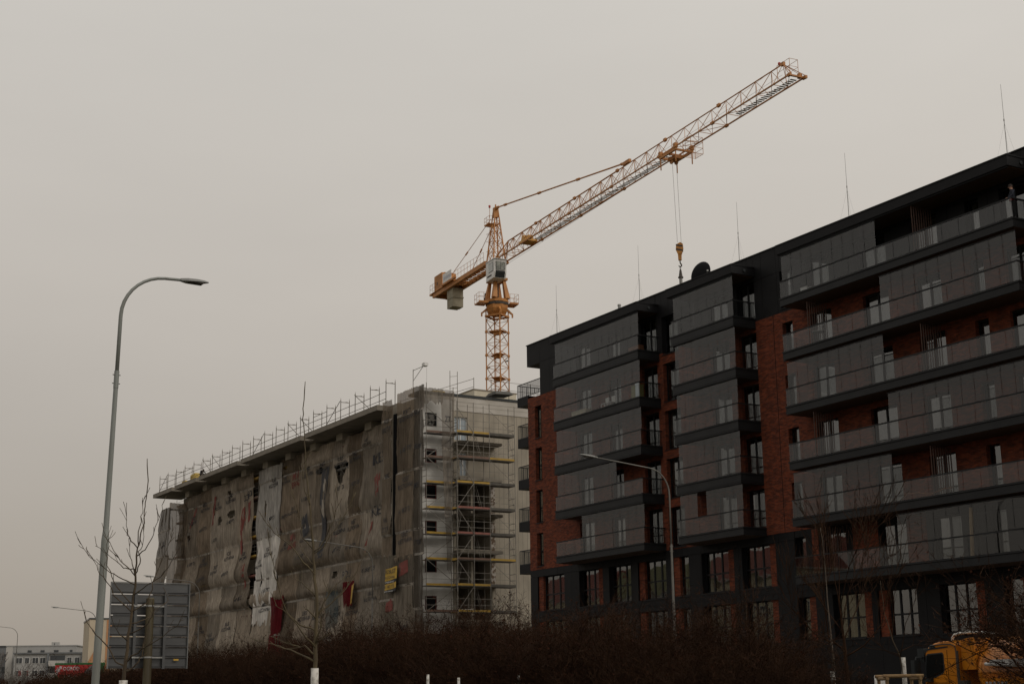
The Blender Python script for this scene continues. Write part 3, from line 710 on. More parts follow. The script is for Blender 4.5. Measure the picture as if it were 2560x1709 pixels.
# small hoist on the roof corner
t = thing('scaffold_hoist', 'small white swing arm hoist at the roof corner of the netted block', 'hoist', W(-107.5, -.4, 26.4), ROT)
q = MB(); q.bar((0, 0, 0), (0, 0, 2.1), .03, 6); q.build('post', tube_m, t)
q = MB(); q.bar((0, 0, 2.0), (1.5, .5, 2.25), .035, 6); q.bar((0, 0, 1.1), (1.1, .35, 2.15), .03, 6); q.box((1.1, .25, 2.15), (1.6, .6, 2.42)); q.build('arm', white_m, t)
q = MB(); q.bar((1.5, .5, 2.2), (1.5, .5, -1.2), .008, 4); q.build('rope', rust, t)
# insulation packs on the roof
yel = pm('insulation_yellow', (.50, .36, .10), (.40, .28, .08), 3, .95, bump=.3)
def pack(label, u, v, z, d, cat='insulation pack'):
    q = MB(); q.box((0, 0, 0), d); o = q.build('insulation_pack', yel, None, W(u, v, z), (0, 0, ROT + random.uniform(-.15, .15))); tag(o, label, cat, 'yellow insulation packs on the roof')
    b = o.modifiers.new('bevel', 'BEVEL'); b.width = .06; b.segments = 2
pack('larger yellow insulation pack beside the crouching roof worker', -164.6, -.35, 26.43, (2.2, .7, .75)); pack('small yellow insulation pack at the far end of the roof cornice', -167.5, -.3, 26.43, (1.2, .7, .4))
pack('yellow insulation pack on the roof corner by the small hoist', -107.9, -2.2, 26.45, (.5, 1.2, .45))
# ------------------------------------------------------------------ debris netting, sheet by sheet
from mathutils import noise
def sheet(name, label, cat, u0, u1, z0, z1, m, v0=-1.88, seams=(25.7, 23.8, 18.0, 13.8, 11.1, 6.5, 1.0), belly=.55, fold=.06, holes=(), texts=(), blobs=(), seed=0, group='debris net sheets', lam=.55, taper=0.0, lean=0.0, step=.13, xprof=None, ov=.16):
    if ov and u0 < -100: u0 -= ov; u1 += ov; texts = [(a, b + ov, *c) for a, b, *c in texts]; holes = [(a, b + ov, *c) for a, b, *c in holes]; blobs = [(a, [(x + ov, z) for x, z in b], c) for a, b, c in blobs]
    rnd = random.Random(seed); w = u1 - u0; ph = [rnd.uniform(0, 6.3) for _ in range(6)]
    sm = list(seams); bel = [belly * rnd.uniform(.85, 1.1) * (1.35 if i in (2, 4) else .45 if i < 2 else 1.1) for i in range(len(sm))]
    def f(x, z):
        t = 0; b = 0; k = 0
        for i in range(len(sm) - 1):
            if sm[i] >= z > sm[i + 1]: t = (sm[i] - z) / (sm[i] - sm[i + 1]); b = bel[i]; k = i; break
        xx = x + .9 * noise.noise((x * .35, z * .16, seed))
        U = u0 + x; o = b * sin(pi * min(1, t) ** 2.4) * (.72 + .5 * noise.noise((U * .28, k * 3.7, 1.5)))
        g = .35 + .65 * abs(sin(pi * t)) 
        o += fold * g * .55 * (sin(2 * pi * xx / lam + ph[0] + .25 * z) + .35 * sin(2 * pi * xx / (lam * .43) + ph[1] + .1 * z)) - fold * 1.5 * abs(noise.noise((xx * 1.9, z * .16 + k * 3.3, seed + .7)))
        o += .20 * noise.noise((U * .35, z * .22, k * 1.1)) + .05 * noise.noise((U * 1.6, z * .7, 3.3)) + .03 * noise.noise((x * 3.6, z * 2.2, seed + 8.3)) - .05 * abs(noise.noise((U * .9 + z * .6, z * .9 - U * .3, 5.5))) - fold * (1.2 + 3.2 * min(1, t * 1.6)) * abs(noise.noise((U * 1.15 + .1 * z, z * .13 + k * 2.7, 2.2))) - fold * 1.6 * abs(noise.noise((U * 2.6 - .15 * z, z * .2 + k * 1.7, 9.2)))
        return o
    def P(x, z, e=0.0): 
        tt = (z1 - z) / (z1 - z0)
        return (w - (w - x) * xprof(z) if xprof else x * (1 - taper * tt) + lean * tt, -f(x, z) - e, z)
    nx = max(6, int(w / step)); nz = int((z1 - z0) / (step * 1.25)); vs = []; fs = []; rows = []
    top = [rnd.uniform(-.06, .03) for _ in range(nx + 1)]; bot = [rnd.uniform(-.25, .25) for _ in range(nx + 1)]
    for j in range(nz + 1):
        for i in range(nx + 1):
            z = z1 + (z0 - z1) * j / nz
            if j == 0: z += top[i]
            if j == nz: z += bot[i]
            vs.append(P(w * i / nx, z))
    for j in range(nz):
        for i in range(nx):
            cx, cz = w * (i + .5) / nx, z1 + (z0 - z1) * (j + .5) / nz; cut = False
            for h in holes:
                if h[0] == 'e' and ((cx - h[1]) / h[3]) ** 2 + ((cz - h[2]) / h[4]) ** 2 < 1: cut = True
                if h[0] == 't' and abs(cx - h[1]) < h[3] * max(0, (cz - h[2]) / h[4]) and h[2] < cz < h[2] + h[4]: cut = True
            if not cut: a = j * (nx + 1) + i; fs.append((a, a + nx + 1, a + nx + 2, a + 1)); rows.append(next((i for i in range(len(sm) - 1) if sm[i] >= cz > sm[i + 1]), 0))
    mb = MB().add(vs, fs); ms_ = m if isinstance(m, list) else [m]; pick = [rnd.randrange(len(ms_)) for _ in sm]; mb.mi = [pick[r] for r in rows]; o = mb.build(name, ms_, None, W(u0, v0, 0), (0, 0, ROT), True)
    tag(o, label, cat, group)
    # hems: the lighter doubled edge along each seam
    for s_ in sm[1:]:
        if z0 + .3 < s_ < z1 - .3:
            hm = MB(); vv = []; n = nx
            for i in range(n + 1): x = w * i / n; vv += [P(x, s_ + .10, .012), P(x, s_ - .10, .012)]
            hm.add(vv, [(2 * i, 2 * i + 1, 2 * i + 3, 2 * i + 2) for i in range(n)]); hm.build('hem', hem_m, o, smooth=True)
    for s, x, z, h, wd_, mm_ in texts:
        tv, tf, tw = text_geo(s); q = MB(); k = wd_ / tw
        sl = .06
        q.add([P(x + a * k, z + b * h + sl * a * k, .05) for a, b in tv], tf); q.build('lettering', mm_, o)
    for nm, poly, mm_ in blobs:
        # printed shapes, subdivided so that they follow the folds
        import bmesh
        b = bmesh.new(); vv = [b.verts.new((x, 0, z)) for x, z in poly]; b.faces.new(vv)
        bmesh.ops.triangulate(b, faces=b.faces); bmesh.ops.subdivide_edges(b, edges=b.edges, cuts=3, use_grid_fill=True)
        for v in b.verts: v.co = P(v.co.x, v.co.z, .034 if nm == 'emblem_eye' else .022)
        me = bpy.data.meshes.new(nm); b.to_mesh(me); b.free(); me.materials.append(mm_); put(nm, me, o)
    return o
hem_m = netmat('net_hem', (.40, .36, .31), .96, 9)
pale_m = pm('print_pale', (.33, .29, .25), (.27, .24, .20), 2.5, .9)
_nm = {}
def nm(c, a, s):
    """three tints of one cloth: the rows of a sheet are not equally dusty"""
    out = []
    for k, da, key in ((1.0, 0, 0), (1.22, .03, 1), (.76, -.05, 2)):
        kk = (tuple(round(x, 2) for x in c), round(a, 1), key)
        if kk not in _nm: _nm[kk] = netmat('debris_net', tuple(x * k for x in c), min(.98, a + da - .10), s)
        out.append(_nm[kk])
    return out
grey, brown, pale, wht = (.385, .322, .255), (.275, .218, .163), (.46, .395, .322), (.72, .68, .63)
random.seed(7)
def robust(x, z, s=1.0, m=print_m): return [('ROBUST', x + .75 * s, z + .55 * s, .42 * s, 1.15 * s, m), ('RUSZTOWANIA', x, z, .38 * s, 2.6 * s, m)]
def phone(x, z, s=1.0): return [('61 887 775', x, z, .40 * s, 2.1 * s, print_m)]
TP = lambda x: robust(x, 22.9) + phone(x + .3, 20.6) + robust(x, 16.6) + phone(x + .2, 14.9) + robust(x, 9.0)
sheet('debris_net', 'pale net sheet with big dark KE lettering and a red diamond beside the corner tower', 'debris net', -120.7, -114.6, 1, 25.5, nm(pale, .93, 1), seed=1, fold=.07,
      texts=[('KE', 2.3, 22.0, .95, 1.9, print_m), ('KE', 2.0, 17.4, .9, 1.9, print_m)] + robust(.3, 23.9, .75) + robust(1.0, 10.0, .9) + phone(.6, 12.6), 
      blobs=[('diamond', [(2.6, 20.9), (3.9, 21.2), (4.0, 20.2), (3.3, 18.6), (2.9, 19.6)], print_r), ('stripe', [(1.7, 16.9), (2.4, 17.1), (1.7, 14.4), (1.1, 14.4)], print_r)])
sheet('debris_net', 'dark brown net sheet with a printed company name left of the KE sheet', 'debris net', -123.7, -120.75, 1, 25.5, nm(brown, .90, 2), seed=2, texts=TP(.15), holes=[])
sheet('debris_net', 'pale net sheet with a big dark triangular tear under its top band', 'debris net', -127.5, -123.75, 1, 25.6, nm(pale, .94, 3), seed=3, fold=.08, texts=TP(.5), holes=[('t', 1.9, 21.1, 1.45, 2.0), ('e', 1.2, 12.9, .5, .35)])
sheet('debris_net', 'light grey net sheet with a long black figure eight emblem printed down it', 'debris net', -131.3, -127.55, 1, 25.6, nm(grey, .93, 4), seed=4, texts=[t for t in TP(.2) if t[2] > 22 or t[2] < 12],
      blobs=[('emblem', [(1.2, 22.9), (3.2, 23.5), (2.9, 20.9), (2.75, 17.8), (2.6, 14.8), (1.7, 14.6), (1.75, 17.2), (1.35, 19.8)], print_m),
             ('emblem_eye', [(2.2 + .38 * cos(a), 21.6 + .62 * sin(a)) for a in [i * pi / 8 for i in range(16)]], pale_m), ('emblem_eye', [(2.1 + .42 * cos(a), 19.3 + .95 * sin(a)) for a in [i * pi / 8 for i in range(16)]], pale_m)], holes=[('e', 1.0, 23.1, .8, .33)])
sheet('debris_net', 'grey net sheet with a dark smear between the figure eight and the red scribbles', 'debris net', -135.1, -131.35, 1, 25.6, nm(grey, .92, 5), seed=5, texts=TP(.5), blobs=[('smear', [(.4, 18.9), (2.0, 19.4), (2.3, 17.6), (1.0, 17.0), (.3, 17.6)], print_m)])
sheet('debris_net', 'brownish net sheet with red scribbled marks and black lines of print', 'debris net', -140.2, -135.15, 1, 25.6, nm(brown, .94, 6), seed=6,
      texts=robust(.2, 22.9, .85) + robust(.2, 16.2, .9) + [('BRAS', 2.9, 22.3, .6, 1.8, print_r), ('MV', 3.0, 23.1, .75, 1.5, print_r), ('BRAS', 2.6, 16.2, .6, 1.9, print_r), ('MV', 2.7, 17.0, .75, 1.6, print_r)] + phone(.3, 19.4, .9) + robust(2.5, 19.6, .8),
      holes=[('e', 1.2, 24.6, .55, .22)])
sheet('debris_net', 'bright white sheet hanging long and loose over the netting', 'debris net', -146.0, -139.6, 9.2, 25.3, nm(wht, 1.05, 7), v0=-1.70, seed=7, fold=.10, belly=.15, lam=.8, lean=-.9, taper=.10,
      texts=robust(2.9, 23.0) + phone(2.9, 19.6) + robust(2.4, 16.0) + phone(2.2, 12.4) + robust(2.2, 10.4) + robust(.2, 15.0, .8), holes=[('e', 2.2, 20.5, .10, 1.7), ('e', 1.9, 15.5, .10, 2.4)])
sheet('debris_net', 'patched grey net sheet low behind the hanging white sheet', 'debris net', -147.5, -140.2, 1, 12.5, nm(grey, .92, 8), v0=-1.95, seed=8, texts=robust(.6, 6.0), fold=.07)
sheet('debris_net', 'grey net sheet with faded red streaks beside the tall dark gap', 'debris net', -152.4, -148.4, 1, 25.5, nm(grey, .91, 9), seed=9, fold=.10, lam=.45, texts=[('DOM', 1.3, 22.6, .7, 1.7, print_m), ('DOM', 2.7, 22.9, .7, 1.3, print_m)] + robust(.6, 16.2) + phone(.4, 12.0),
      blobs=[('streak', [(2.7, 22.3), (3.4, 22.5), (3.3, 20.6), (2.8, 20.2)], print_r), ('streak', [(.9, 21.9), (1.5, 22.1), (1.3, 17.0), (.8, 17.0)], print_r), ('streak', [(2.4, 15.6), (3.1, 15.8), (3.0, 13.4), (2.5, 13.2)], print_r)])
sheet('debris_net', 'grey net sheet with a dark lip shaped hole near its top', 'debris net', -157.0, -152.45, 1, 25.5, nm(pale, .90, 10), seed=10, texts=TP(.8), holes=[('e', 2.3, 21.7, 1.15, .42), ('t', 1.5, 22.5, .5, 1.9)])
sheet('debris_net', 'pale net sheet with a dark cup shaped hole and a red slash', 'debris net', -161.2, -157.05, 1, 25.4, nm(pale, .92, 11), seed=11, texts=robust(.9, 22.6, .9) + phone(.5, 19.0) + robust(.7, 15.4) + robust(.6, 8.0), holes=[('e', 2.6, 21.3, .75, .52), ('e', .9, 23.0, .35, .8)],
      blobs=[('slash', [(.1, 21.0), (.6, 21.2), (1.5, 24.3), (1.0, 24.2)], print_r)])
sheet('debris_net', 'brown net sheet left of the cup shaped hole', 'debris net', -165.4, -161.25, 1, 25.4, nm(brown, .90, 12), seed=12, texts=TP(.6), fold=.07, holes=[])
sheet('debris_net', 'net sheet near the far corner with a red banner strip', 'debris net', -169.4, -165.45, 1, 25.3, nm(grey, .90, 13), seed=13, texts=robust(.6, 21.8) + phone(.5, 17.0) + robust(.6, 13.4), holes=[('t', .7, 19.6, .45, 1.4)], blobs=[('banner', [(.6, 21.5), (1.2, 21.6), (2.9, 23.9), (2.4, 23.9)], print_r)])
sheet('debris_net', 'last net sheet of the street front at the far left corner', 'debris net', -173.2, -169.45, 1, 24.6, nm(brown, .86, 14), seed=14, texts=robust(.6, 20.8) + phone(.4, 15.0), fold=.08)
# far end: the netting round the projecting corner there
def _edge(z):
    pts = [(30, .62), (24.2, .64), (21.6, 1.0), (20.3, .86), (18.5, 1.0), (15, 1.10), (0, 1.12)]
    for (za, a), (zb, b) in zip(pts, pts[1:]):
        if za >= z >= zb: return a + (b - a) * (za - z) / (za - zb)
    return 1
sheet('debris_net', 'bulging net sheet wrapped round the far corner, outermost on the left', 'debris net', -174.4, -169.9, 1, 24.1, nm((.17, .142, .112), 1.0, 15), v0=.25, seed=15, belly=.35, seams=(25, 21.4, 18.4, 13.8, 9, 1), fold=.07, xprof=_edge, texts=robust(1.6, 19.4, .8) + robust(1.4, 14.6, .8))
o = sheet('debris_net', 'brown net sheet on the inner side of the far corner', 'debris net', 0, 2.3, 1, 24.6, nm(brown, .88, 16), seed=16, belly=.1, fold=.06, lam=.45); o.location = W(-169.9, .3, 0); o.rotation_euler = (0, 0, ROT + pi / 2)
# corner tower
VT = .42; ST = (26.4, 24.6, 19.8, 14.9, 12.9, 8.6, 1.0)
sheet('debris_net', 'folded brown net strip on the left of the corner tower', 'debris net', -111.7, -110.1, 13.2, 26.35, nm(brown, .93, 21), v0=VT, seams=ST, belly=.06, fold=.07, lam=.4, seed=21, texts=[('RUSZTOW', .1, 23.6, .42, 1.6, print_m), ('ROB', .5, 24.3, .45, .7, print_m), ('887', .3, 19.7, .4, .9, print_m), ('ROB', .4, 16.0, .4, .7, print_m), ('SZTOW', .2, 15.2, .4, 1.2, print_m)])
sheet('debris_net', 'brown net sheet with printed name and phone number on the corner tower', 'debris net', -108.75, -105.9, 12.7, 26.55, nm(brown, .93, 22), v0=VT, seams=ST, belly=.05, fold=.03, lam=.9, seed=22, texts=robust(.3, 24.0) + phone(.5, 21.4) + robust(.3, 18.4) + phone(.5, 16.4) + robust(.3, 13.9), lean=-.25)
sheet('debris_net', 'dark pleated net strip at the outer edge of the corner tower', 'debris net', -105.85, -104.55, 1, 26.6, nm((.15, .128, .105), .93, 23), v0=VT, seams=ST, belly=.04, fold=.09, lam=.35, seed=23, texts=[('RUS', .1, 24.2, .45, 1.0, print_m), ('887', .2, 21.4, .42, .9, print_m), ('RUS', .1, 18.2, .45, 1.0, print_m), ('ZTOW', .1, 13.6, .42, 1.1, print_m)])
sheet('debris_net', 'sagging tan net below the printed corner sheet with a scrawled mark', 'debris net', -109.3, -105.9, 4.2, 13.0, nm((.24, .205, .165), .93, 24), v0=VT - .05, seams=(13, 10.6, 6.4, 1), belly=.25, fold=.04, seed=24, texts=[('/yyl', .9, 6.8, .9, 1.5, print_m)], blobs=[('patch', [(.9, 11.3), (2.4, 11.6), (2.4, 12.6), (.9, 12.4)], print_r)])
sheet('debris_net', 'tan net sheet under the yellow banner of the corner tower', 'debris net', -112.2, -109.35, 1, 13.2, nm((.22, .19, .15), .92, 25), v0=VT - .1, seams=(13, 9.6, 5, 1), belly=.2, seed=25, blobs=[('patch', [(1.3, 8.6), (2.5, 8.7), (2.5, 9.7), (1.5, 9.6)], print_r)])
o = sheet('debris_net', 'narrow net strip hanging crooked down the gable beside the white wall', 'debris net', 0, 1.3, 11.5, 26.4, nm((.23, .195, .16), .72, 26), seams=(26, 21.5, 16, 11), belly=.1, fold=.08, lam=.4, seed=26, taper=.65, lean=.6, texts=[('ZT', .3, 23.7, .5, .7, print_m)]); o.location = W(-104.75, -1.55, 0); o.rotation_euler = (0, 0, ROT + pi / 2)
o = sheet('debris_net', 'beige net across the top of the gable corner', 'debris net', 0, 2.2, 25.25, 26.5, nm((.24, .21, .175), .85, 27), seams=(26.6, 24, 20), belly=.05, seed=27); o.location = W(-105.0, .3, 0); o.rotation_euler = (0, 0, ROT + pi / 2)
# loose cloths
redc = netmat('red_cloth', (.15, .018, .024), .93, 3); tealc = netmat('teal_cloth', (.09, .13, .145), .5, 4)
sheet('red_tarp', 'dark red tarpaulin hanging low on the netting under the white sheet', 'tarpaulin', -141.2, -138.2, 4.5, 11.8, redc, v0=-1.42, seams=(11.5, 8, 3), belly=.25, seed=31, group=None or 'coloured cloths on the netting')
sheet('teal_sheet', 'faded teal sheet low on the netting under the figure eight', 'tarpaulin', -127.3, -124.9, 3.0, 11.4, tealc, v0=-1.40, seams=(11.5, 7, 2), belly=.15, seed=32, group='coloured cloths on the netting')
sheet('red_yellow_flag', 'red cloth patch with a yellow edge low on the netting', 'tarpaulin', -123.4, -121.4, 9.9, 12.0, redc, v0=-1.40, seams=(12.5, 9), belly=.1, seed=33, group='coloured cloths on the netting', texts=[('ROU', -.1, 12.3, .7, 1.7, print_m)],
      blobs=[('edge', [(1.7, 9.9), (2.2, 10.4), (2.2, 11.8), (1.8, 11.6)], deck_y)])
# yellow advertising banner
t = thing('advertising_banner', 'yellow banner with black and white lettering hung on the corner netting', 'banner', W(-110.3, VT + .22, 4.45), ROT); t.scale = (.93, 1, .582)
yb = pm('banner_yellow', (.52, .33, .045), (.45, .28, .04), 2, .7); bk = pm('banner_black', (.018, .018, .018), None, 2, .7)
def bpanel(nm_, z0, z1, m): 
    q = MB(); n = 8
    vs = []
    for i in range(n + 1):
        x = 2.25 * i / n + (13 - z0) * -.06; y = .05 * sin(i * .9 + z0); vs += [(x, y, z0 + .03 * i), (x + (z1 - z0) * .06, y, z1 + .03 * i)]
    q.add(vs, [(2 * i, 2 * i + 2, 2 * i + 3, 2 * i + 1) for i in range(n)]); 
    o = q.build(nm_, m, t); s_ = o.modifiers.new('thickness', 'SOLIDIFY'); s_.thickness = .01; return o
bpanel('yellow_panel', 11.37, 13.05, yb); bpanel('black_panel', 10.94, 11.36, bk); bpanel('yellow_panel', 10.10, 10.93, yb); bpanel('black_panel', 9.70, 10.09, bk)
for s, x, z, h, wdt, m in (('ROBUST', .1, 12.35, .62, 1.95, bk), ('RUSZTOWANIA', .06, 11.66, .36, 1.9, bk), ('WYNAJEM MONTAZ', .1, 11.08, .22, 1.75, white_m), ('61 887 775', .05, 10.38, .40, 1.85, bk), ('www.robust.pl', .0, 9.85, .2, 1.75, white_m)):
    tv, tf, tw = text_geo(s); k = wdt / tw; q = MB()
    q.add([(x + a * k + (z + b * h - 13) * .06 + .02, -.085, z + b * h + .013 * (x + a * k)) for a, b in tv], tf); q.build('lettering', m, t)
# ------------------------------------------------------------------ tower crane
JD = Vector((.43606, -.89992, 0)); CR = math.atan2(JD.y, JD.x)
cr = thing('tower_crane', 'ochre yellow tower crane with lattice mast and long raised boom above the site', 'tower crane', (-1.797, 175.48, 0), CR)
mrot = radians(14) - CR
ms = MB(); R = 1.414
cs = [(R * cos(k * pi / 2), R * sin(k * pi / 2)) for k in range(4)]
H = 2.95
for k in range(4):
    a, b = cs[k], cs[(k + 1) % 4]
    ms.bar((*a, 0), (*a, H), .085, 4)
    ms.bar((*a, .04), (*b, .04), .045, 4); ms.bar((*a, H / 2), (*b, H / 2), .035, 4)
    ms.bar((*a, .04), (*b, H / 2), .045, 4); ms.bar((*a, H), (*b, H / 2), .045, 4)
    ms.box((a[0] - .13, a[1] - .13, -.12), (a[0] + .13, a[1] + .13, .12))
mse = ms.mesh('mast_section', crane_m)
lad = MB()
for dx in (-.22, .22): lad.bar((dx, -.2, 0), (dx, -.2, H), .02, 4)
for i in range(9): lad.bar((-.22, -.2, .33 * i), (.22, -.2, .33 * i), .012, 3)
for i in range(3): lad.bar((-.45, .1, .9 * i + .3), (.45, .1, .9 * i + .3), .02, 3)
lade = lad.mesh('ladder', crane_m)
pl = MB(); pl.box((-.95, -.55, .0), (.95, .75, .06)); pl.prism([(-.3, -.35), (.3, -.35), (.55, -.01), (-.55, -.01)], -.3, .4); ple = pl.mesh('rest_platform', crane_m)
for i in range(16):
    o = put('mast_section', mse, cr, (0, 0, 1.1 + i * H), (0, 0, mrot)); put('ladder', lade, o)
    if i % 2 == 0 or i > 12: put('rest_platform', ple, o, (0, 0, .06), (0, 0, i * .8))
q = MB(); q.box((-2.4, -2.4, 0), (2.4, 2.4, 1.1)); q.build('base_block', conc, cr)
zc = 48.25
q = MB(); q.bar((1.9, .2, 41.3), (2.5, .3, 41.3), .1, 6); q.bar((-1.9, -.2, 41.3), (-2.5, -.3, 41.3), .1, 6); q.build('flood_lamp', steel, cr)
# climbing collar, slewing ring, turntable
q = MB()
for k in range(4):
    a = cs[k]; b = cs[(k + 1) % 4]; q.bar((a[0] * 1.05, a[1] * 1.05, zc - .9), (b[0] * 1.05, b[1] * 1.05, zc - .9), .14, 4)
    q.bar((a[0] * .9, a[1] * .9, zc), (a[0] * 1.38, a[1] * 1.38, zc - .55), .20, 4, .12); q.bar((a[0] * 1.38, a[1] * 1.38, zc - .45), (a[0] * 1.38, a[1] * 1.38, zc - .95), .12, 4)
o = q.build('climbing_collar', crane_m, cr, (0, 0, 0), (0, 0, mrot))
q = MB(); q.lathe([(1.0, zc - .75), (1.25, zc - .4), (1.4, zc), (1.42, zc + .45)], 8); q.build('ring_support', crane_m, cr)
q = MB(); q.lathe([(1.36, zc + .451), (1.42, zc + .48), (1.42, zc + .75), (1.34, zc + .78)], 24); q.build('slewing_ring', rust, cr)
q = MB(); q.lathe([(1.35, zc + .781), (1.48, zc + .80), (1.48, zc + 1.15), (1.3, zc + 1.2)], 10)
for sx_ in (-.95, .95):
    for sy in (-.75, .75): q.bar((sx_ * 1.15, sy * 1.15, zc + 1.2), (sx_ * .85, sy * .75, zc + 3.6), .42, 4, .24)
q.box((-1.1, -.95, zc + 3.55), (1.2, .95, zc + 3.85)); q.build('turntable', crane_m, cr)
q = MB(); q.lathe([(.28, zc + 1.2), (.3, zc + 1.7), (.18, zc + 1.72), (.18, zc + 2.3)], 10, (-1.3, -.9, 0)); q.lathe([(.28, zc + 1.2), (.3, zc + 1.7), (.18, zc + 1.72), (.18, zc + 2.3)], 10, (-1.3, .9, 0)); q.bar((0, 0, zc + 1.2), (0, 0, zc + 3.5), .22, 8); q.build('slewing_motor', rust, cr)
def cage(x0, x1, y0, y1, z, h=1.15, n=2, mt=crane_m, name='platform', parent=cr, th=.12, deck=True):
    q = MB()
    if deck:
        nb = 8
        for i in range(nb): q.box((x0 + (x1 - x0) * i / nb, y0, z - .05), (x0 + (x1 - x0) * (i + .6) / nb, y1, z))
        q.box((x0, y0, z - th), (x1, y0 + .08, z + .1)); q.box((x0, y1 - .08, z - th), (x1, y1, z + .1)); q.box((x0, y0 + .08, z - th), (x0 + .06, y1 - .08, z - .051)); q.box((x1 - .06, y0 + .08, z - th), (x1, y1 - .08, z - .051))
    o = q.build(name, mt, parent)
    r = MB(); P_ = [(x0, y0), (x1, y0), (x1, y1), (x0, y1)]
    for k in range(4):
        a, b = P_[k], P_[(k + 1) % 4]
        for i in range(n): 
            p = (a[0] + (b[0] - a[0]) * i / n, a[1] + (b[1] - a[1]) * i / n); r.bar((*p, z), (*p, z + h), .022, 4)
        for hh in (h, h * .5): r.bar((*a, z + hh), (*b, z + hh), .02, 4)
    r.build('railing', mt, o); return o
# in mast-lateral direction the two working platforms stick out left and right
import mathutils
o = cage(1.38, 2.5, -1.0, .8, zc + .72); o.rotation_euler = (0, 0, radians(20) - CR)
o = cage(-2.6, -1.38, -.8, 1.0, zc + .72); o.rotation_euler = (0, 0, radians(20) - CR)
# operator's cab
CX0, CX1, CY0, CY1, CZ0, CZ1 = .1, 2.5, -1.5, .15, 51.55, 53.95
q = MB(); q.prism([(CX0, CZ0), (CX1 - .25, CZ0 + .1), (CX1, CZ0 + .75), (CX1 + .05, CZ1 - .05), (CX0, CZ1)], CY0, CY1); cab = q.build('operator_cab', white_m, cr)
q = MB(); q.box((CX0 - .06, CY0 - .06, CZ1 + .002), (CX1 + .14, CY1 + .06, CZ1 + .10)); q.build('roof', white_m, cab)
cabg = glass('cab_glass', .12, (.75, .8, .78), .02, .9)
q = MB(); q.box((CX1 + .02, CY0 + .2, CZ0 + 1.1), (CX1 + .075, CY1 - .2, CZ1 - .3)); q.box((CX0 + .8, CY0 - .02, CZ0 + .95), (CX1 - .3, CY0 - .003, CZ1 - .3)); q.build('window_seal', black_m, cab)
grn = pm('cab_pane', (.26, .28, .25), (.07, .075, .07), 1.4, .12, spec=.8)
for (a, b) in ((CY0 + .25, (CY0 + CY1) / 2 - .03), ((CY0 + CY1) / 2 + .03, CY1 - .25)):
    q = MB(); q.box((CX1 + .076, a, CZ0 + 1.1), (CX1 + .09, b, CZ1 - .3)); q.build('front_pane', grn, cab)
q = MB(); q.box((CX0 + .85, CY0 - .034, CZ0 + 1.0), (CX1 - .35, CY0 - .021, CZ1 - .35)); q.build('side_pane', pm('cab_side_pane', (.42, .43, .41), (.30, .31, .30), 2, .15, spec=.8), cab)
q = MB(); q.prism([(CX1 - .22, CZ0 + .17), (CX1 - .20, CZ0 + .15), (CX1 + .035, CZ0 + .78), (CX1 + .06, CZ0 + .98), (CX1 + .03, CZ0 + .98), (CX1 + .005, CZ0 + .80)], CY0 + .2, CY1 - .2); q.build('lower_window', black_m, cab)
q = MB(); q.box((CX0 + .35, CY0 - .012, CZ0 + .42), (CX0 + 1.6, CY0 - .003, CZ0 + .62)); q.build('decal', rust, cab)
# apex tower
q = MB(); zb, zt = 53.9, 61.2
lg = [(.95, .85), (.95, -.85), (-1.25, -.85), (-1.25, .85)]; tp = [(.15, .22), (.15, -.22), (-.3, -.22), (-.3, .22)]
def lp(k, t): return (lg[k][0] + (tp[k][0] - lg[k][0]) * t, lg[k][1] + (tp[k][1] - lg[k][1]) * t, zb + (zt - zb) * t)
for k in range(4):
    q.bar(lp(k, 0), lp(k, 1), .10, 4, .08)
    ts = [0, .22, .42, .6, .76]
    for i in range(len(ts) - 1):
        k2 = (k + 1) % 4; q.bar(lp(k, ts[i]), lp(k2, ts[i + 1]), .04, 4); q.bar(lp(k2, ts[i]), lp(k, ts[i + 1]), .04, 4); q.bar(lp(k, ts[i + 1]), lp(k2, ts[i + 1]), .035, 4)
q.box((-.36, -.28, 60.2), (.2, .28, 61.5)); q.bar((.1, 0, 61.2), (.65, 0, 61.45), .14, 6); q.bar((-.1, 0, 61.4), (-.1, 0, 61.95), .09, 6)
apx = q.build('apex_tower', crane_m, cr)
o = cage(-1.9, -.4, -.75, .6, 59.55, .95, 2, crane_m, 'apex_platform', cr, .08)
q = MB(); q.bar((-1.25, -.3, 60.5), (-1.25, -.3, 61.85), .03, 5); q.build('beacon_post', crane_m, cr)
q = MB(); q.lathe([(.12, 61.85), (.14, 62.05), (.13, 62.15)], 10, (-1.25, -.3, 0)); q.build('warning_beacon', red_m, cr)
q = MB()
for y in (-.25, .2): q.bar((-1.75, y, 54.9), (-1.35, y, 59.5), .022, 4)
for i in range(14): q.bar((-1.75 + .4 * i / 14, -.25, 54.9 + 4.6 * i / 14), (-1.75 + .4 * i / 14, .2, 54.9 + 4.6 * i / 14), .014, 3)
for z in (56.3, 57.6, 58.6): q.path([(-1.7, -.25, z), (-2.2, -.35, z), (-2.35, 0, z), (-2.2, .3, z), (-1.7, .2, z)], .018, 4)
q.bar((-2.3, 0, 56.3), (-2.3, 0, 58.6), .015, 3); q.build('ladder_cage', crane_m, cr)
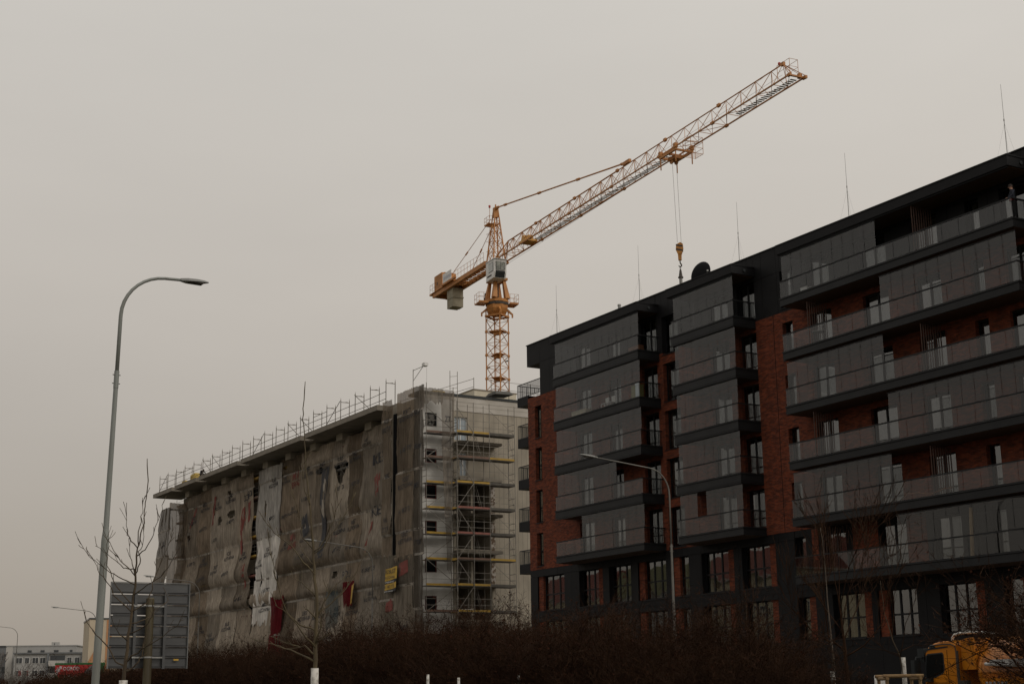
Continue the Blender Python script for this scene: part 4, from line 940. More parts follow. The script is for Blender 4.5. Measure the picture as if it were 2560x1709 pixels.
# boom sections
NP, PL, S0 = 25, 2.432, 1.3; ZB, ZT_, YW = 54.22, 56.12, .80
secs = [(0, 4), (4, 8), (8, 12), (12, 16), (16, 20), (20, 25)]
for a, b in secs:
    sa, sb = S0 + a * PL, S0 + b * PL
    top = MB(); sa_t = max(sa, 3.4); sb_t = min(sb, 60.2); rT = .085 if a < 12 else .065
    top.bar((sa_t, 0, ZT_), (sb_t, 0, ZT_), rT, 6); top.box((sb_t - .22, -.12, ZT_ - .14), (sb_t + .22, .12, ZT_ + .16))
    sec = top.build('boom_section', crane_m, cr)
    for y in (-YW, YW):
        q = MB(); rb = .10 if a < 12 else .08; q.bar((sa, y, ZB), (sb, y, ZB), rb, 4); q.box((sb - .25, y - .11, ZB - .14), (sb + .2, y + .11, ZB + .12)); q.build('bottom_chord', crane_m, sec)
    q = MB(); r1 = .036 if a < 12 else .03
    for i in range(a, b):
        s0, s1 = S0 + i * PL, S0 + (i + 1) * PL; sm_ = max(3.4, min(60.2, (s0 + s1) / 2))
        for y in (-YW, YW):
            q.bar((s0, y, ZB), (sm_, 0, ZT_), r1, 4); q.bar((s1, y, ZB), (sm_, 0, ZT_), r1, 4)
            if i < 16: q.bar((sm_, y, ZB), (sm_, 0, ZT_), r1 * .8, 4)
        q.bar((s0, -YW, ZB), (s0, YW, ZB), r1, 4); q.bar((s0, -YW if i % 2 else YW, ZB), (s1, YW if i % 2 else -YW, ZB), r1, 4)
    tag(q.build('lattice', crane_m, sec), kind='stuff')
    if 1 <= a // 4 <= 3 or b == 25:
        q = MB(); x0, x1 = (sa, sb) if b < 25 else (S0 + 21.2 * PL, 62.0)
        if a == 12: x1 = 41.0
        for i in range(int((x1 - x0) / .4)): q.box((x0 + i * .4, -.18, ZB - .08), (x0 + i * .4 + .22, .45, ZB - .05))
        q.build('walkway', pm('walkway_grating', (.24, .24, .235), None, 3, .6), sec); tag(sec.children[-1], kind='stuff')
q = MB(); q.bar((.9, -.8, 54.3), (3.4, 0, ZT_), .07, 4); q.bar((.9, .8, 54.3), (3.4, 0, ZT_), .07, 4); q.bar((-1.2, -.8, 54.35), (S0 + .1, -.8, ZB), .14, 4); q.bar((-1.2, .8, 54.35), (S0 + .1, .8, ZB), .14, 4)
q.box((-.9, -.95, 53.86), (1.6, .95, 54.1)); q.build('boom_foot', crane_m, cr)
tipm = MB(); tipm.bar((60.2, 0, ZT_), (62.3, .75, ZB + .1), .045, 4); tipm.bar((60.2, 0, ZT_), (62.3, -.75, ZB + .1), .045, 4); tipm.box((61.95, -.85, ZB - .08), (62.15, .85, ZB + .06)); tipm.box((61.6, .4, ZB), (62.0, .65, ZB + .42)); tipm.box((62.15, .65, ZB - .18), (62.45, .88, ZB + .08))
tip = tipm.build('boom_tip', crane_m, cr)
q = MB(); P4 = [(60.4, -.8), (62.2, -.8), (62.2, .1), (60.4, .1)]
for k in range(4):
    a, b = P4[k], P4[(k + 1) % 4]; q.bar((*a, ZB), (*a, ZB + 1.5), .022, 4)
    if k != 3: q.bar((*a, ZB + 1.5), (*b, ZB + 1.5), .02, 4); q.bar((*a, ZB + .8), (*b, ZB + .8), .016, 4)
q.bar((50, -.5, ZB + .9), (60.4, -.8, ZB + 1.4), .014, 3); q.build('tip_railing', crane_m, tip)
q = MB(); q.lathe([(.12, ZT_ + .1), (.14, ZT_ + .3), (.1, ZT_ + .36)], 10, (59.7, 0, 0)); q.build('warning_beacon', red_m, cr)
q = MB(); q.bar((3.5, 0, 55.05), (60, 0, 55.15), .014, 3); q.bar((2.5, .1, 53.35), (41.6, .1, 53.75), .014, 4); q.build('trolley_rope', rust, cr)
# trolley winch in the boom
q = MB(); q.box((8.0, -.75, ZB + .12), (9.7, .75, ZB + .38)); q.lathe([(.35, 0), (.38, .9)], 12); w_ = MB()
w_.box((8.0, -.8, ZB + .12), (9.8, .8, ZB + .36)); w_.path([(8.5, -.5, ZB + .75), (8.5, .5, ZB + .75)], .36, 12); w_.box((9.0, -.4, ZB + .37), (9.7, .3, ZB + .85)); w_.build('trolley_winch', crane_y, cr)
# tie bar with couplings, counter ties
q = MB(); A_, B_ = Vector((.5, 0, 61.4)), Vector((32.6, 0, 56.35)); q.bar(A_, B_, .095, 6)
for t_ in (.0, .07, .36, .66, .97): p = A_ + (B_ - A_) * t_; q.bar(p - (B_ - A_).normalized() * .3, p + (B_ - A_).normalized() * .3, .17, 6)
q.box((31.8, -.15, 56.2), (33.2, .15, 56.55)); q.build('tie_bar', crane_m, cr)
for y, e_ in ((-.9, -14.6), (.9, -11.0)):
    q = MB(); a, b = Vector((-.9, y * .35, 60.2)), Vector((e_, y, 55.0)); q.bar(a, b, .04, 5); p = a + (b - a) * .5; d_ = (b - a).normalized() * .35; q.bar(p - d_, p + d_, .10, 5); q.build('counter_tie', crane_m, cr)
# counter boom
cj = MB(); 
for y in (-.95, .95): cj.box((-18.1, y - .14, 54.15), (-1.2, y + .14, 54.72))
cj.box((-18.1, -.81, 54.2), (-17.9, .81, 54.6))
cjo = cj.build('counter_boom', crane_m, cr)
q = MB()
for i in range(8):
    x = -1.6 - i * 1.25
    q.bar((x, -.8, 54.3), (x - 1.25, .8, 54.3), .06, 4); q.bar((x, .8, 54.3), (x - 1.25, -.8, 54.3), .06, 4); q.bar((x, -.8, 54.3), (x, .8, 54.3), .06, 4)
q.build('bracing', crane_m, cjo)
q = MB(); q.box((-18.1, -1.25, 54.73), (-10.8, 1.2, 54.80)); q.box((-14.2, -1.5, 54.74), (-9.6, -1.26, 54.98)); q.box((-10.79, -.4, 54.73), (-1.4, .35, 54.77)); q.box((-18.8, -1.25, 54.6), (-18.1, 1.2, 54.8)); q.build('deck', crane_m, cjo)
q = MB()
for i in range(10):
    x = -1.6 - i * 1.0; q.bar((x, -1.05, 54.73), (x, -1.05, 55.95), .022, 4)
for z in (55.35, 55.95): q.bar((-1.6, -1.05, z), (-10.6, -1.05, z), .02, 4)
for x in (-18.7, -17.7, -17): q.bar((x, -1.2, 54.8), (x, -1.2, 56.0), .022, 4)
for y in (-1.2, 0, 1.15): q.bar((-18.7, y, 54.8), (-18.7, y, 56.0), .022, 4)
for z in (55.4, 56.0): q.bar((-18.7, -1.2, z), (-18.7, 1.15, z), .02, 4); q.bar((-18.7, -1.2, z), (-16.7, -1.2, z), .02, 4)
q.build('railing', crane_m, cjo)
q = MB(); q.box((-14, -1.34, 54.9), (-11.2, -1.28, 56.35)); ad_ = q.build('advertising_board', white_m, cjo)
q = MB()
for i in range(9): q.box((-13.7 + i * .3, -1.352, 55.45), (-13.7 + i * .3 + .2, -1.341, 55.85))
q.build('faded_print', pm('faded_blue', (.36, .38, .46), (.45, .46, .5), 6, .8), ad_)
q = MB(); q.box((-17.3, -1.15, 54.86), (-14.7, .9, 56.9)); q.box((-17.32, -.8, 56.901), (-14.68, .6, 56.96)); o = q.build('hoist_housing', crane_m, cjo)
q = MB()
for i in range(5): q.box((-16.6 + i * .4, -1.163, 55.1), (-16.58 + i * .4, -1.151, 56.9))
q.box((-16.4, -1.165, 55.5), (-16.1, -1.152, 55.9)); q.box((-14.698, -.5, 55.1), (-14.68, .6, 55.8)); q.build('grille', rust, o)
cw = pm('counterweight_concrete', (.30, .27, .20), (.23, .205, .15), 1.2, .9, bump=.1)
q = MB(); q.box((-13.3, -.75, 52.95), (-12.0, .75, 54.14)); q.box((-13.4, -.8, 52.80), (-11.9, .8, 52.949)); q.box((-13.3, -.75, 51.6), (-12.0, .75, 52.799)); q.build('counterweight', cw, cjo)
q = MB(); q.box((-13.95, -.72, 51.65), (-13.42, .72, 54.13)); q.build('counterweight', cw, cjo)
# trolley
q = MB(); 
for y in (-.95, .95): q.box((40.6, y - .1, 53.72), (43.7, y + .1, 53.98)); q.box((40.55, y - .16, 53.98), (40.95, y + .16, 54.45)); q.box((43.35, y - .16, 53.98), (43.75, y + .16, 54.45))
for x in (40.7, 42.1, 43.5): q.box((x, -.85, 53.70), (x + .16, .85, 53.90))
q.box((41.3, -.45, 53.35), (42.6, .45, 53.69))
for y in (-.28, .28): q.path([(41.7, y - .06, 53.3), (41.7, y + .06, 53.3)], .3, 14)
for x, y in ((40.75, -.95), (40.75, .95), (43.55, -.95), (43.55, .95)): q.bar((x, y, 53.72), (x, y, 52.55), .065, 5)
tr_ = q.build('trolley', crane_m, cr)
q = MB(); P4 = [(43.9, -.3), (45.3, -.3), (45.3, 1.1), (43.9, 1.1)]
for k in range(4):
    a, b = P4[k], P4[(k + 1) % 4]
    q.bar((*a, 53.0), (*a, 54.7), .025, 4)
    for z in (53.0, 53.6, 54.2, 54.7): q.bar((*a, z), (*b, z), .022, 4)
for i in range(6): q.bar((43.9 + .25 * i, -.3, 53.0), (43.9 + .25 * i, 1.1, 53.0), .02, 3)
q.build('maintenance_cage', crane_m, tr_)
for y in (-.22, .22):
    q = MB(); q.bar((41.75, y * 1.1, 53.3), (42.05, y, 44.75), .014, 4); q.build('hoist_rope', rust, tr_)
# hook block and the tube it carries
HB = Vector((-1.797, 175.48, 0)) + JD * 42.05
hb = thing('hook_block', 'black and yellow striped hook block hanging from the crane boom', 'hook block', (HB.x, HB.y, 0), CR + radians(50))
hy = pm('hook_yellow', (.42, .19, .03), (.30, .12, .02), 3, .6)
q = MB()
for y in (-.13, .13): q.prism([(-.3, 44.55), (.1, 44.75), (.33, 44.6), (.36, 44.1), (.18, 43.55), (-.18, 43.55), (-.36, 44.0)], y - .05, y + .05)
q.prism([(-.17, 43.56), (.17, 43.56), (.15, 42.95), (-.15, 42.95)], -.14, .14); hbo = q.build('sheave_housing', hy, hb)
q = MB(); q.path([(0, -.07, 44.2), (0, .07, 44.2)], .30, 16); q.build('sheave', rust, hb)
q = MB()
for z in (43.95, 44.38): q.prism([(-.33, z + .04), (.33, z - .12), (.33, z + .02), (-.33, z + .2)], -.186, -.181); q.prism([(-.33, z + .04), (.33, z - .12), (.33, z + .02), (-.33, z + .2)], .181, .186)
q.build('warning_stripe', black_m, hbo)
q = MB(); q.bar((0, 0, 42.95), (0, 0, 42.75), .06, 8); q.path([(0, 0, 42.76), (.03, 0, 42.62), (.13, 0, 42.5), (.12, 0, 42.36), (0, 0, 42.28), (-.12, 0, 42.36), (-.13, 0, 42.45)], [.06, .07, .07, .075, .07, .055, .03], 8); q.build('hook', rust, hb)
lt = thing('lifting_tube', 'long grey vertical tube with a dark conical head slung under the hook', 'lifting tube', (HB.x, HB.y, 0), CR)
q = MB(); q.path([(0.09 * cos(a), 0, 42.28 + .16 * sin(a) - .1) for a in [i * pi / 6 for i in range(13)]], .025, 5); q.build('ring', rust, lt)
q = MB(); q.lathe([(.05, 42.05), (.10, 41.95), (.18, 41.35), (.26, 41.25), (.26, 41.15)], 14); q.build('cone_head', rust, lt)
q = MB(); q.lathe([(.16, 33.0), (.16, 41.149)], 14); q.build('tube', pm('grey_tube', (.23, .225, .21), (.15, .145, .135), 1.5, .5, stretch=(6, 6, .1)), lt)
# ------------------------------------------------------------------ street lamps
lamp_grey = pm('lamp_paint', (.21, .225, .215), (.15, .155, .14), 1.6, .5, stretch=(3, 3, .35))
lamp_far = pm('lamp_zinc', (.17, .162, .145), (.115, .108, .096), 2, .6, metal=.1)
def street_lamp(label, loc, rz, h1, h2, arm, bend, rise, m, r=(.105, .085, .062, .042), tilt=(0, 0), hl=.72):
    t = thing('street_lamp', label, 'street lamp', loc, rz, 'street lamps'); t.rotation_euler = (tilt[0], tilt[1], rz)
    q = MB(); q.lathe([(r[0] * 1.0, 0), (r[0], h1 - .25), (r[1], h1 + .02), (r[1] * .82, h2)], 16); q.box((r[0] - .01, -.05, .7), (r[0] + .012, .05, 1.2)); q.lathe([(r[0] * 1.35, 0), (r[0] * 1.3, .12), (r[0] * 1.02, .16)], 16)
    q.build('pole', m, t, smooth=False)
    q = MB(); q.lathe([(r[2] * 1.28, h2 - .04), (r[2] * 1.28, h2 + .40)], 14)
    for z in (.08, .3): q.bar((-.1, .0, h2 + z), (.1, .0, h2 + z), .014, 6)
    q.build('sleeve', m, t)
    pts = [(0, 0, h2 + .1)]; top = bend[1]; n = 9; R = bend[0]; z0 = top - R
    for i in range(n + 1):
        a = pi / 2 * i / n * (1 - rise / (pi / 2)); pts.append((R * (1 - cos(a)), 0, z0 + R * sin(a)))
    x, z = pts[-1][0], pts[-1][2]; pts.append((arm, 0, z + (arm - x) * math.tan(rise)))
    rs_ = [r[2] + (r[3] - r[2]) * i / (len(pts) - 1) for i in range(len(pts))]
    q = MB(); q.path(pts, rs_, 10); q.build('arm', m, t, smooth=True)
    e_ = Vector(pts[-1]); L_ = hl
    prof = [(0, .05, .05), (.08, .085, .06), (.25, .15, .075), (.55, .16, .07), (.8, .12, .05), (1.0, .03, .02)]
    vs = []; fs = []
    for a, w, th in prof:
        x = e_.x - .06 + a * L_; z = e_.z + a * L_ * math.tan(rise)
        vs += [(x, -w, z - th * .55), (x, w, z - th * .55), (x, w * .75, z + th * .5), (x, 0, z + th * .95), (x, -w * .75, z + th * .5)]
    for i in range(len(prof) - 1): fs += [(i * 5 + k, i * 5 + (k + 1) % 5, (i + 1) * 5 + (k + 1) % 5, (i + 1) * 5 + k) for k in range(5)]
    fs += [(4, 3, 2, 1, 0), tuple(range(25, 30))]
    hd = MB().add(vs, fs).build('luminaire', pm('luminaire_grey', (.20, .20, .19), (.15, .15, .14), 3, .5), t, fix=True)
    q = MB(); q.box((e_.x + .2 * L_, -.11, e_.z + .2 * L_ * math.tan(rise) - .052), (e_.x + .7 * L_, .11, e_.z + .55 * L_ * math.tan(rise) - .045)); q.build('lens', rust, hd)
    return t
AV = math.atan2(DV.y, DV.x)
street_lamp('large grey street lamp in the left foreground with its curved arm pointing right', (-10.13, 36.05, 0), AV + pi, 5.82, 9.42, 1.56, (1.15, 12.42), radians(3), lamp_grey, (.094, .070, .050, .038), (radians(.0), radians(1.0)), .76)
FP = [('street lamp in front of the red brick block, seen above the hedge', -55.17, 12.6, 11.77, 12.33, 17.31), ('street lamp in front of the netting, its arm behind the middle bare tree', -94.02, 9.54, 11.9, 12.64, 14.51),
      ('street lamp rising between the grey sign back and the netted block', -127.1, 10.75, 11.81, 12.58, 15.61), ('distant street lamp mostly hidden behind the large foreground lamp pole', -173.0, 7.43, 11.84, 12.61, 12.4),
      ('farthest street lamp at the left edge of the view by the slab block', -214.8, 7.0, 11.35, 12.2, 12.0)]
for lab, u, v, zb, zt, vt in FP:
    arm = vt - v; rise = radians(5.5)
    street_lamp(lab, W(u, v, .0), AV, 4.6, 8.1, arm - .65, (1.2, 12.0), rise, lamp_far, (.085, .064, .040, .029), hl=.95)

# ------------------------------------------------------------------ back of the big road sign
SG = W(-60.08, 35.62, 0); t = thing('road_sign', 'back of a large grey planked road sign on a round olive post', 'road sign', SG, ROT + pi / 2)
# local x runs away from the camera's left: from v=37.27 (x=-1.65) to v=33.97 (x=+1.65); local -y faces the camera
sgm = pm('sign_aluminium', (.075, .077, .079), (.055, .056, .058), 1.2, .5, metal=.2, stretch=(.6, 1, 3)); sgd = pm('sign_rail', (.06, .061, .063), (.045, .045, .047), 2, .55, metal=.2)
x0, x1, z0, z1 = -1.65, 1.65, 3.05, 6.44; npk = 8; hp = (z1 - z0) / npk
random.seed(5)
for i in range(npk):
    gap = .055 if i in (1, 2, 3, 4, 5) else .03 if i else .012
    q = MB(); zz = z1 - (i + 1) * hp; q.box((x0 + .03, -.02, zz + .02), (x1 - .03, .0, zz + hp - gap)); q.build('sign_plank', sgm, t)
    q = MB(); q.box((x0 + .02, -.095, zz - .02), (x1 - .02, -.021, zz + .018)); q.box((x0 + .02, -.10, zz + .045), (x1 - .02, -.021, zz + .06)); q.build('cross_rail', sgd, t)
for x in (-.62, .62): 
    q = MB(); q.box((x - .055, -.17, z0 - .05), (x + .055, -.101, z1 - .35)); q.build('upright', sgm, t)
q = MB(); q.box((x0, -.11, z0 - .04), (x0 + .029, .02, z1 + .02)); q.box((x1 - .029, -.11, z0 - .04), (x1, .02, z1 + .02)); q.box((x0 + .03, -.06, z1), (x1 - .03, .02, z1 + .03)); q.build('edge_frame', pm('sign_edge', (.16, .165, .165), None, 2, .5), t)
pol = pm('post_olive', (.062, .048, .020), (.04, .030, .014), 2.5, .6, stretch=(2, 2, .3))
q = MB(); q.lathe([(.165, 0), (.165, 5.78), (.12, 5.83)], 18, (-.1, -.37, 0)); q.build('post', pol, t)
for z in (5.50, 3.45):
    q = MB(); q.lathe([(.18, z - .03), (.18, z + .03)], 18, (-.1, -.37, 0)); q.box((-.7, -.20, z - .03), (.55, -.171, z + .03)); q.build('clamp', steel, t)
q = MB(); q.box((1.05, -.1255, 3.33), (1.26, -.1205, 3.40)); q.build('sticker', deck_y, t)

# ------------------------------------------------------------------ bare trees
def tree(name, label, cat, loc, limbs, r0, mat, white=None, sub=3, seed=0, rz=0.0, twl=.35, mat2=None, group=None, minr=.006, depthj=.25):
    rnd = random.Random(seed); t = thing(name, label, cat, loc, rz, group)
    trunk = limbs[0]; base = (trunk[0][0] * 1.0, 0, 0)
    pts = [Vector((trunk[0][0], 0, 0))] + [Vector((x, 0, z)) for x, z in trunk]
    # give the leader a gentle wander in depth
    pts = [p + Vector((0, depthj * .3 * noise.noise((p.z * .8, seed, 0)), 0)) for p in pts]
    H_ = pts[-1].z; rs_ = [max(minr, r0 * (1 - p.z / H_) ** 1.15) for p in pts]
    pts2 = []; rs2 = []
    for i in range(len(pts) - 1):
        for k in range(3):
            a = k / 3; p = pts[i].lerp(pts[i + 1], a); pts2.append(p + Vector((rnd.gauss(0, .006), rnd.gauss(0, .01), 0))); rs2.append((rs_[i] * (1 - a) + rs_[i + 1] * a) * rnd.uniform(.94, 1.1))
    pts2.append(pts[-1]); rs2.append(minr * .7)
    q = MB(); q.path(pts2, rs2, 8); q.build('trunk', mat, t, smooth=True)
    if white:
        q = MB(); zz = [i * white / 10 for i in range(11)]
        q.path([Vector((trunk[0][0], 0, z)) for z in zz], [r0 * (1.10 + .12 * rnd.random()) for z in zz], 10); q.build('whitewash', limewash, t, smooth=True)
    br = MB(); tw = MB()
    def trunk_y(z):
        for i in range(len(pts) - 1):
            if pts[i].z <= z <= pts[i + 1].z: a = (z - pts[i].z) / max(1e-6, pts[i + 1].z - pts[i].z); return pts[i].lerp(pts[i + 1], a)
        return pts[-1]
    def limb(P_, r, lev, mbb):
        n = len(P_); br_r = [max(minr * .55, r * (1 - .82 * i / (n - 1))) for i in range(n)]
        mbb.path(P_, br_r, 5 if lev == 0 else 4)
        if lev >= sub: return
        length = sum((P_[i + 1] - P_[i]).length for i in range(n - 1))
        for _ in range(int(length * (5 if lev == 0 else 4))):
            i = rnd.randrange(max(1, n // 3), n - 1) if n > 2 else 0; a = rnd.random(); p = P_[i].lerp(P_[i + 1], a); d = (P_[i + 1] - P_[i]).normalized()
            dd = (d + Vector((rnd.gauss(0, .5), rnd.gauss(0, .5), rnd.uniform(.0, .7)))).normalized(); l = twl * rnd.uniform(.4, 1.2) * (.7 ** lev)
            P2 = [p]; 
            for k in range(3): dd = (dd + Vector((rnd.gauss(0, .12), rnd.gauss(0, .12), .08))).normalized(); P2.append(P2[-1] + dd * l / 3)
            limb(P2, br_r[i] * .55, lev + 1, tw)
    for L_ in limbs[1:]:
        s_ = trunk_y(L_[0][1]); k = rnd.uniform(-1, 1) * depthj * 2.2
        P_ = [Vector((s_.x, s_.y, L_[0][1]))]
        n = len(L_)
        for i in range(1, n):
            P_.append(Vector((L_[i][0], s_.y + k * i / (n - 1), L_[i][1])))
        R_ = []
        for i in range(len(P_) - 1):
            for j in range(3): R_.append(P_[i].lerp(P_[i + 1], j / 3) + Vector((rnd.gauss(0, .008), rnd.gauss(0, .012), rnd.gauss(0, .008))) * (1 if i + j else 0))
        R_.append(P_[-1])
        rb = max(minr * 1.35, r0 * (1 - L_[0][1] / H_) ** 1.1 * .5)
        limb(R_, rb, 0, br)
    br.build('branch', mat2 or mat, t, smooth=True)
    if tw.v: tag(tw.build('twigs', mat2 or mat, t), kind='stuff')
    return t
LEFT = [[(-.01,1.96),(.03,2.47),(.06,3.05),(.08,3.32),(.1,3.64),(.12,3.99),(.15,4.15),(.19,4.37),(.21,4.63),(.21,4.79),(.23,5.03),(.2,5.37)],[(.03,3.14),(-.11,3.29),(-.26,3.48),(-.4,3.76),(-.44,3.92),(-.46,4.08),(-.44,4.18)],[(.04,3.03),(-.23,3.29),(-.3,3.43),(-.47,3.61),(-.56,3.8),(-.67,3.91)],[(.04,3.44),(-.07,3.52),(-.25,3.62),(-.39,3.74),(-.54,3.86),(-.61,4.0)],[(.06,3.56),(.01,3.66),(-.16,3.8),(-.31,4.04),(-.4,4.2),(-.47,4.39)],[(.08,3.66),(-.03,3.68),(-.14,3.76),(-.28,3.88),(-.47,4.01)],[(.11,3.99),(.03,4.08),(-.01,4.17),(-.02,4.39),(-.01,4.65)],[(.13,4.03),(.11,4.23),(.15,4.47),(.16,4.63),(.15,4.73)],[(.12,3.87),(.25,3.95),(.38,4.19),(.49,4.48),(.56,4.69)],[(.1,3.6),(.18,3.75),(.19,3.91),(.25,4.03),(.28,4.17),(.3,4.39)],[(.08,3.28),(.31,3.42),(.51,3.53),(.7,3.75),(.85,3.98),(.88,4.1)],[(.1,3.03),(.29,3.18),(.33,3.48),(.4,3.73),(.5,4.07),(.57,4.36)],[(.1,2.86),(.26,2.93),(.37,3.09),(.5,3.24)],[(0,2.22),(-.14,2.3),(-.25,2.5),(-.42,2.65),(-.54,2.79),(-.64,2.96),(-.66,3.08)],[(.04,2.28),(.18,2.39),(.28,2.47),(.51,2.58),(.8,2.77),(.95,2.88)],[(.03,2.59),(-.05,2.7),(-.11,2.84)],[(.05,2.7),(.34,2.82),(.43,2.95),(.51,3.05)],[(.02,2.13),(.19,2.26),(.24,2.37),(.29,2.66),(.34,2.82)],[(.08,3.56),(.02,3.76),(-.05,3.92),(-.06,4.17)]]
MID = [[(0,1.93),(0,2.12),(.01,2.63),(.01,3.16),(-.04,3.65),(-.07,4.12),(-.1,4.38),(-.14,4.81),(-.22,5.44),(-.25,5.88),(-.26,6.13),(-.23,6.56)],[(-.05,3.55),(-.19,3.74),(-.38,3.99),(-.64,4.18),(-.75,4.32),(-.88,4.52)],[(-.07,3.93),(-.22,4.12),(-.31,4.57),(-.43,4.95)],[(-.03,2.7),(-.22,2.8),(-.42,2.97),(-.53,3.37),(-.63,3.8),(-.69,4.21)],[(-.04,2.46),(-.19,2.7),(-.39,2.97),(-.55,3.08)],[(0,2.51),(.1,2.77),(.14,3.01)],[(.02,2.54),(.27,2.67)],[(-.07,3.9),(.11,4.01),(.24,4.26),(.33,4.56),(.34,5.06)],[(.03,3.86),(.11,3.98),(.4,4.42),(.59,4.8)],[(.01,2.88),(-.12,3.02),(-.16,3.07)],[(0,2.35),(-.16,2.49),(-.35,2.51),(-.71,2.65)],[(.01,2.88),(.12,3.12),(.26,3.33),(.44,3.52)],[(-.03,3.2),(-.24,3.45),(-.46,3.56)],[(-.05,3.69),(-.19,3.85),(-.25,3.96),(-.17,4.07)],[(-.12,4.62),(-.2,4.84),(-.23,5.17),(-.15,5.34)],[(-.01,2.25),(-.3,2.4),(-.59,2.52),(-1.0,2.6)],[(-.01,2.96),(.15,3.04),(.37,3.25),(.58,3.57),(.74,3.95)]]
MULTI = [[(0,1.93),(.01,2.57),(-.04,3.56),(-.05,4.23),(0,5.2)],[(-.02,2.68),(.54,3.0),(1.03,3.55),(1.27,4.44),(1.62,5.34)],[(-.01,2.79),(-.57,3.24),(-.73,4.24),(-.77,5.37),(-.95,6.28)],[(-.04,3.45),(.19,4.45),(.76,5.35),(.91,6.6)],[(-.04,3.56),(-.13,4.79),(-.17,5.93),(-.42,6.39)],[(-.01,3.12),(.5,4.0),(1.02,5.0),(1.22,6.14)],[(-.02,3.34),(-.39,4.24),(-.45,5.14)],[(-.03,4.01),(.12,5.13),(.47,6.03),(.79,6.49)],[(0,2.9),(-.9,3.3),(-1.6,4.0),(-1.8,4.9)]]
BIRCH = [[(0,1.92),(.04,2.64),(-.01,3.9),(-.03,4.86),(-.05,5.51),(-.09,6.16)],[(.03,2.85),(-.17,3.06),(-.68,3.49)],[(0,3.69),(-.3,4.44),(-.61,4.76)],[(-.01,4.54),(.23,5.07),(.41,5.39)],[(-.04,5.18),(-.18,5.51),(-.26,5.94)],[(.01,3.37),(.3,3.69),(.59,4.11)]]
YOUNG = [[(.05,1.91),(-.03,2.68),(-.23,3.14),(-.4,3.94),(-.45,4.85)],[(-.03,2.68),(-.31,2.8),(-.8,3.26),(-.96,3.49)],[(-.03,2.73),(-.42,2.86),(-1.05,2.98)],[(-.23,3.14),(-.12,3.82),(-.18,4.62),(-.48,5.32)],[(-.05,2.8),(.45,3.02),(.91,2.95)],[(-.03,2.68),(.15,3.59),(.43,4.27),(.41,4.73)]]
YOUNG2 = [[(0,1.98),(-.01,2.71),(.02,3.69),(.04,4.63)],[(-.01,2.77),(-.42,3.47),(-.63,3.93)],[(0,2.88),(-.2,3.7),(-.32,4.4)],[(0,3.23),(.27,4.16),(.35,4.62)],[(0,3.46),(.14,4.04),(.14,4.74)]]
bt = 'bare street trees'
tree('bare_tree', 'bare young tree with upswept limbs in front of the grey sign back', 'tree', (-5.89, 22.57, 0), LEFT, .052, bark, white=2.02, seed=1, sub=1, twl=.22, group=bt, minr=.0075, rz=.0)
tree('bare_tree', 'bare young olive barked tree with a tall whip leader before the netting', 'tree', (-3.03, 22.58, 0), MID, .052, bark_y, white=2.16, seed=2, sub=1, twl=.24, group=bt, minr=.0075)
tree('bare_tree', 'bushy many stemmed bare tree left of the orange truck', 'tree', (9.24, 42.13, 0), MULTI, .11, twig, seed=3, sub=2, twl=1.0, group=bt, minr=.011, depthj=1.0, mat2=twig)
birch = pm('pale_bark', (.095, .075, .055), (.045, .033, .023), 12, .9, stretch=(1, 1, .5))
tree('bare_tree', 'thin pale barked bare tree just left of the many stemmed tree', 'tree', (8.42, 40.07, 0), BIRCH, .055, birch, white=2.25, seed=4, sub=2, twl=.5, mat2=twig, group=bt, minr=.01, depthj=.4)
tree('bare_tree', 'staked young tree with a whitewashed trunk beside the truck cab', 'tree', (11.07, 43.16, 0), YOUNG, .058, bark, white=2.66, seed=5, sub=2, twl=.55, mat2=twig, group=bt, minr=.01, depthj=.5)
tree('bare_tree', 'staked young tree with patchy white trunk before the hedge, left of the pale barked tree', 'tree', (6.81, 44.17, 0), YOUNG2, .055, bark, white=2.62, seed=6, sub=2, twl=.5, mat2=twig, group=bt, minr=.009, depthj=.4)
# more whitewashed saplings whose tops melt into the hedge
SAP = [[(0,1.9),(.02,2.6),(-.03,3.3),(.02,4.1)],[(0,2.4),(-.3,3.0),(-.45,3.5)],[(0,2.5),(.3,3.1),(.42,3.6)],[(0,2.9),(-.12,3.5),(-.2,4.0)]]
sap_px = [(863, 2.0, 'staked sapling low before the hedge, first to the right of the middle tree'), (1058, 2.35, 'whitewashed sapling before the hedge below the corner tower netting'), (1135, 2.25, 'dim whitewashed sapling before the hedge under the gable scaffold'), (1286, 2.35, 'whitewashed sapling at the left edge of a low stake frame'),
          (1337, 2.5, 'whitewashed sapling with a stake frame below the left corner of the brick block'), (1617, 2.4, 'whitewashed sapling before the hedge under the left glazed bay'), (1695, 2.3, 'thin whitewashed sapling right below the street lamp before the brick block')]
for i, (px, wz, lab) in enumerate(sap_px):
    y = 42.5; tree('bare_tree', lab, 'tree', ((px - 1280) / 3667.6 * (y * .9716 + .05) , y, 0), SAP, .034, twig, white=wz, seed=20 + i, sub=1, twl=.4, group='staked saplings before the hedge', minr=.009)
def stake_frame(label, x, y, w, h, ry=0.0):
    t = thing('stake_frame', label, 'tree stakes', (x, y, 0), ry, 'timber stake frames round young trees')
    for a in (-w / 2, w / 2):
        for b in (-w / 2, w / 2): MB().lathe([(.05, 0), (.05, h - .09)], 8, (a, b, 0)).build('stake', wood, t)
    for a in (-w / 2, w / 2): MB().bar((a, -w / 2 - .1, h - .05), (a, w / 2 + .1, h - .05), .05, 8).build('rail', wood, t)
    for b in (-w / 2, w / 2): MB().bar((-w / 2 - .1, b, h + .02), (w / 2 + .1, b, h + .02), .052, 8).build('rail', wood, t)
stake_frame('timber stake frame around the white trunk beside the truck cab', 11.0, 43.3, .95, 2.12)
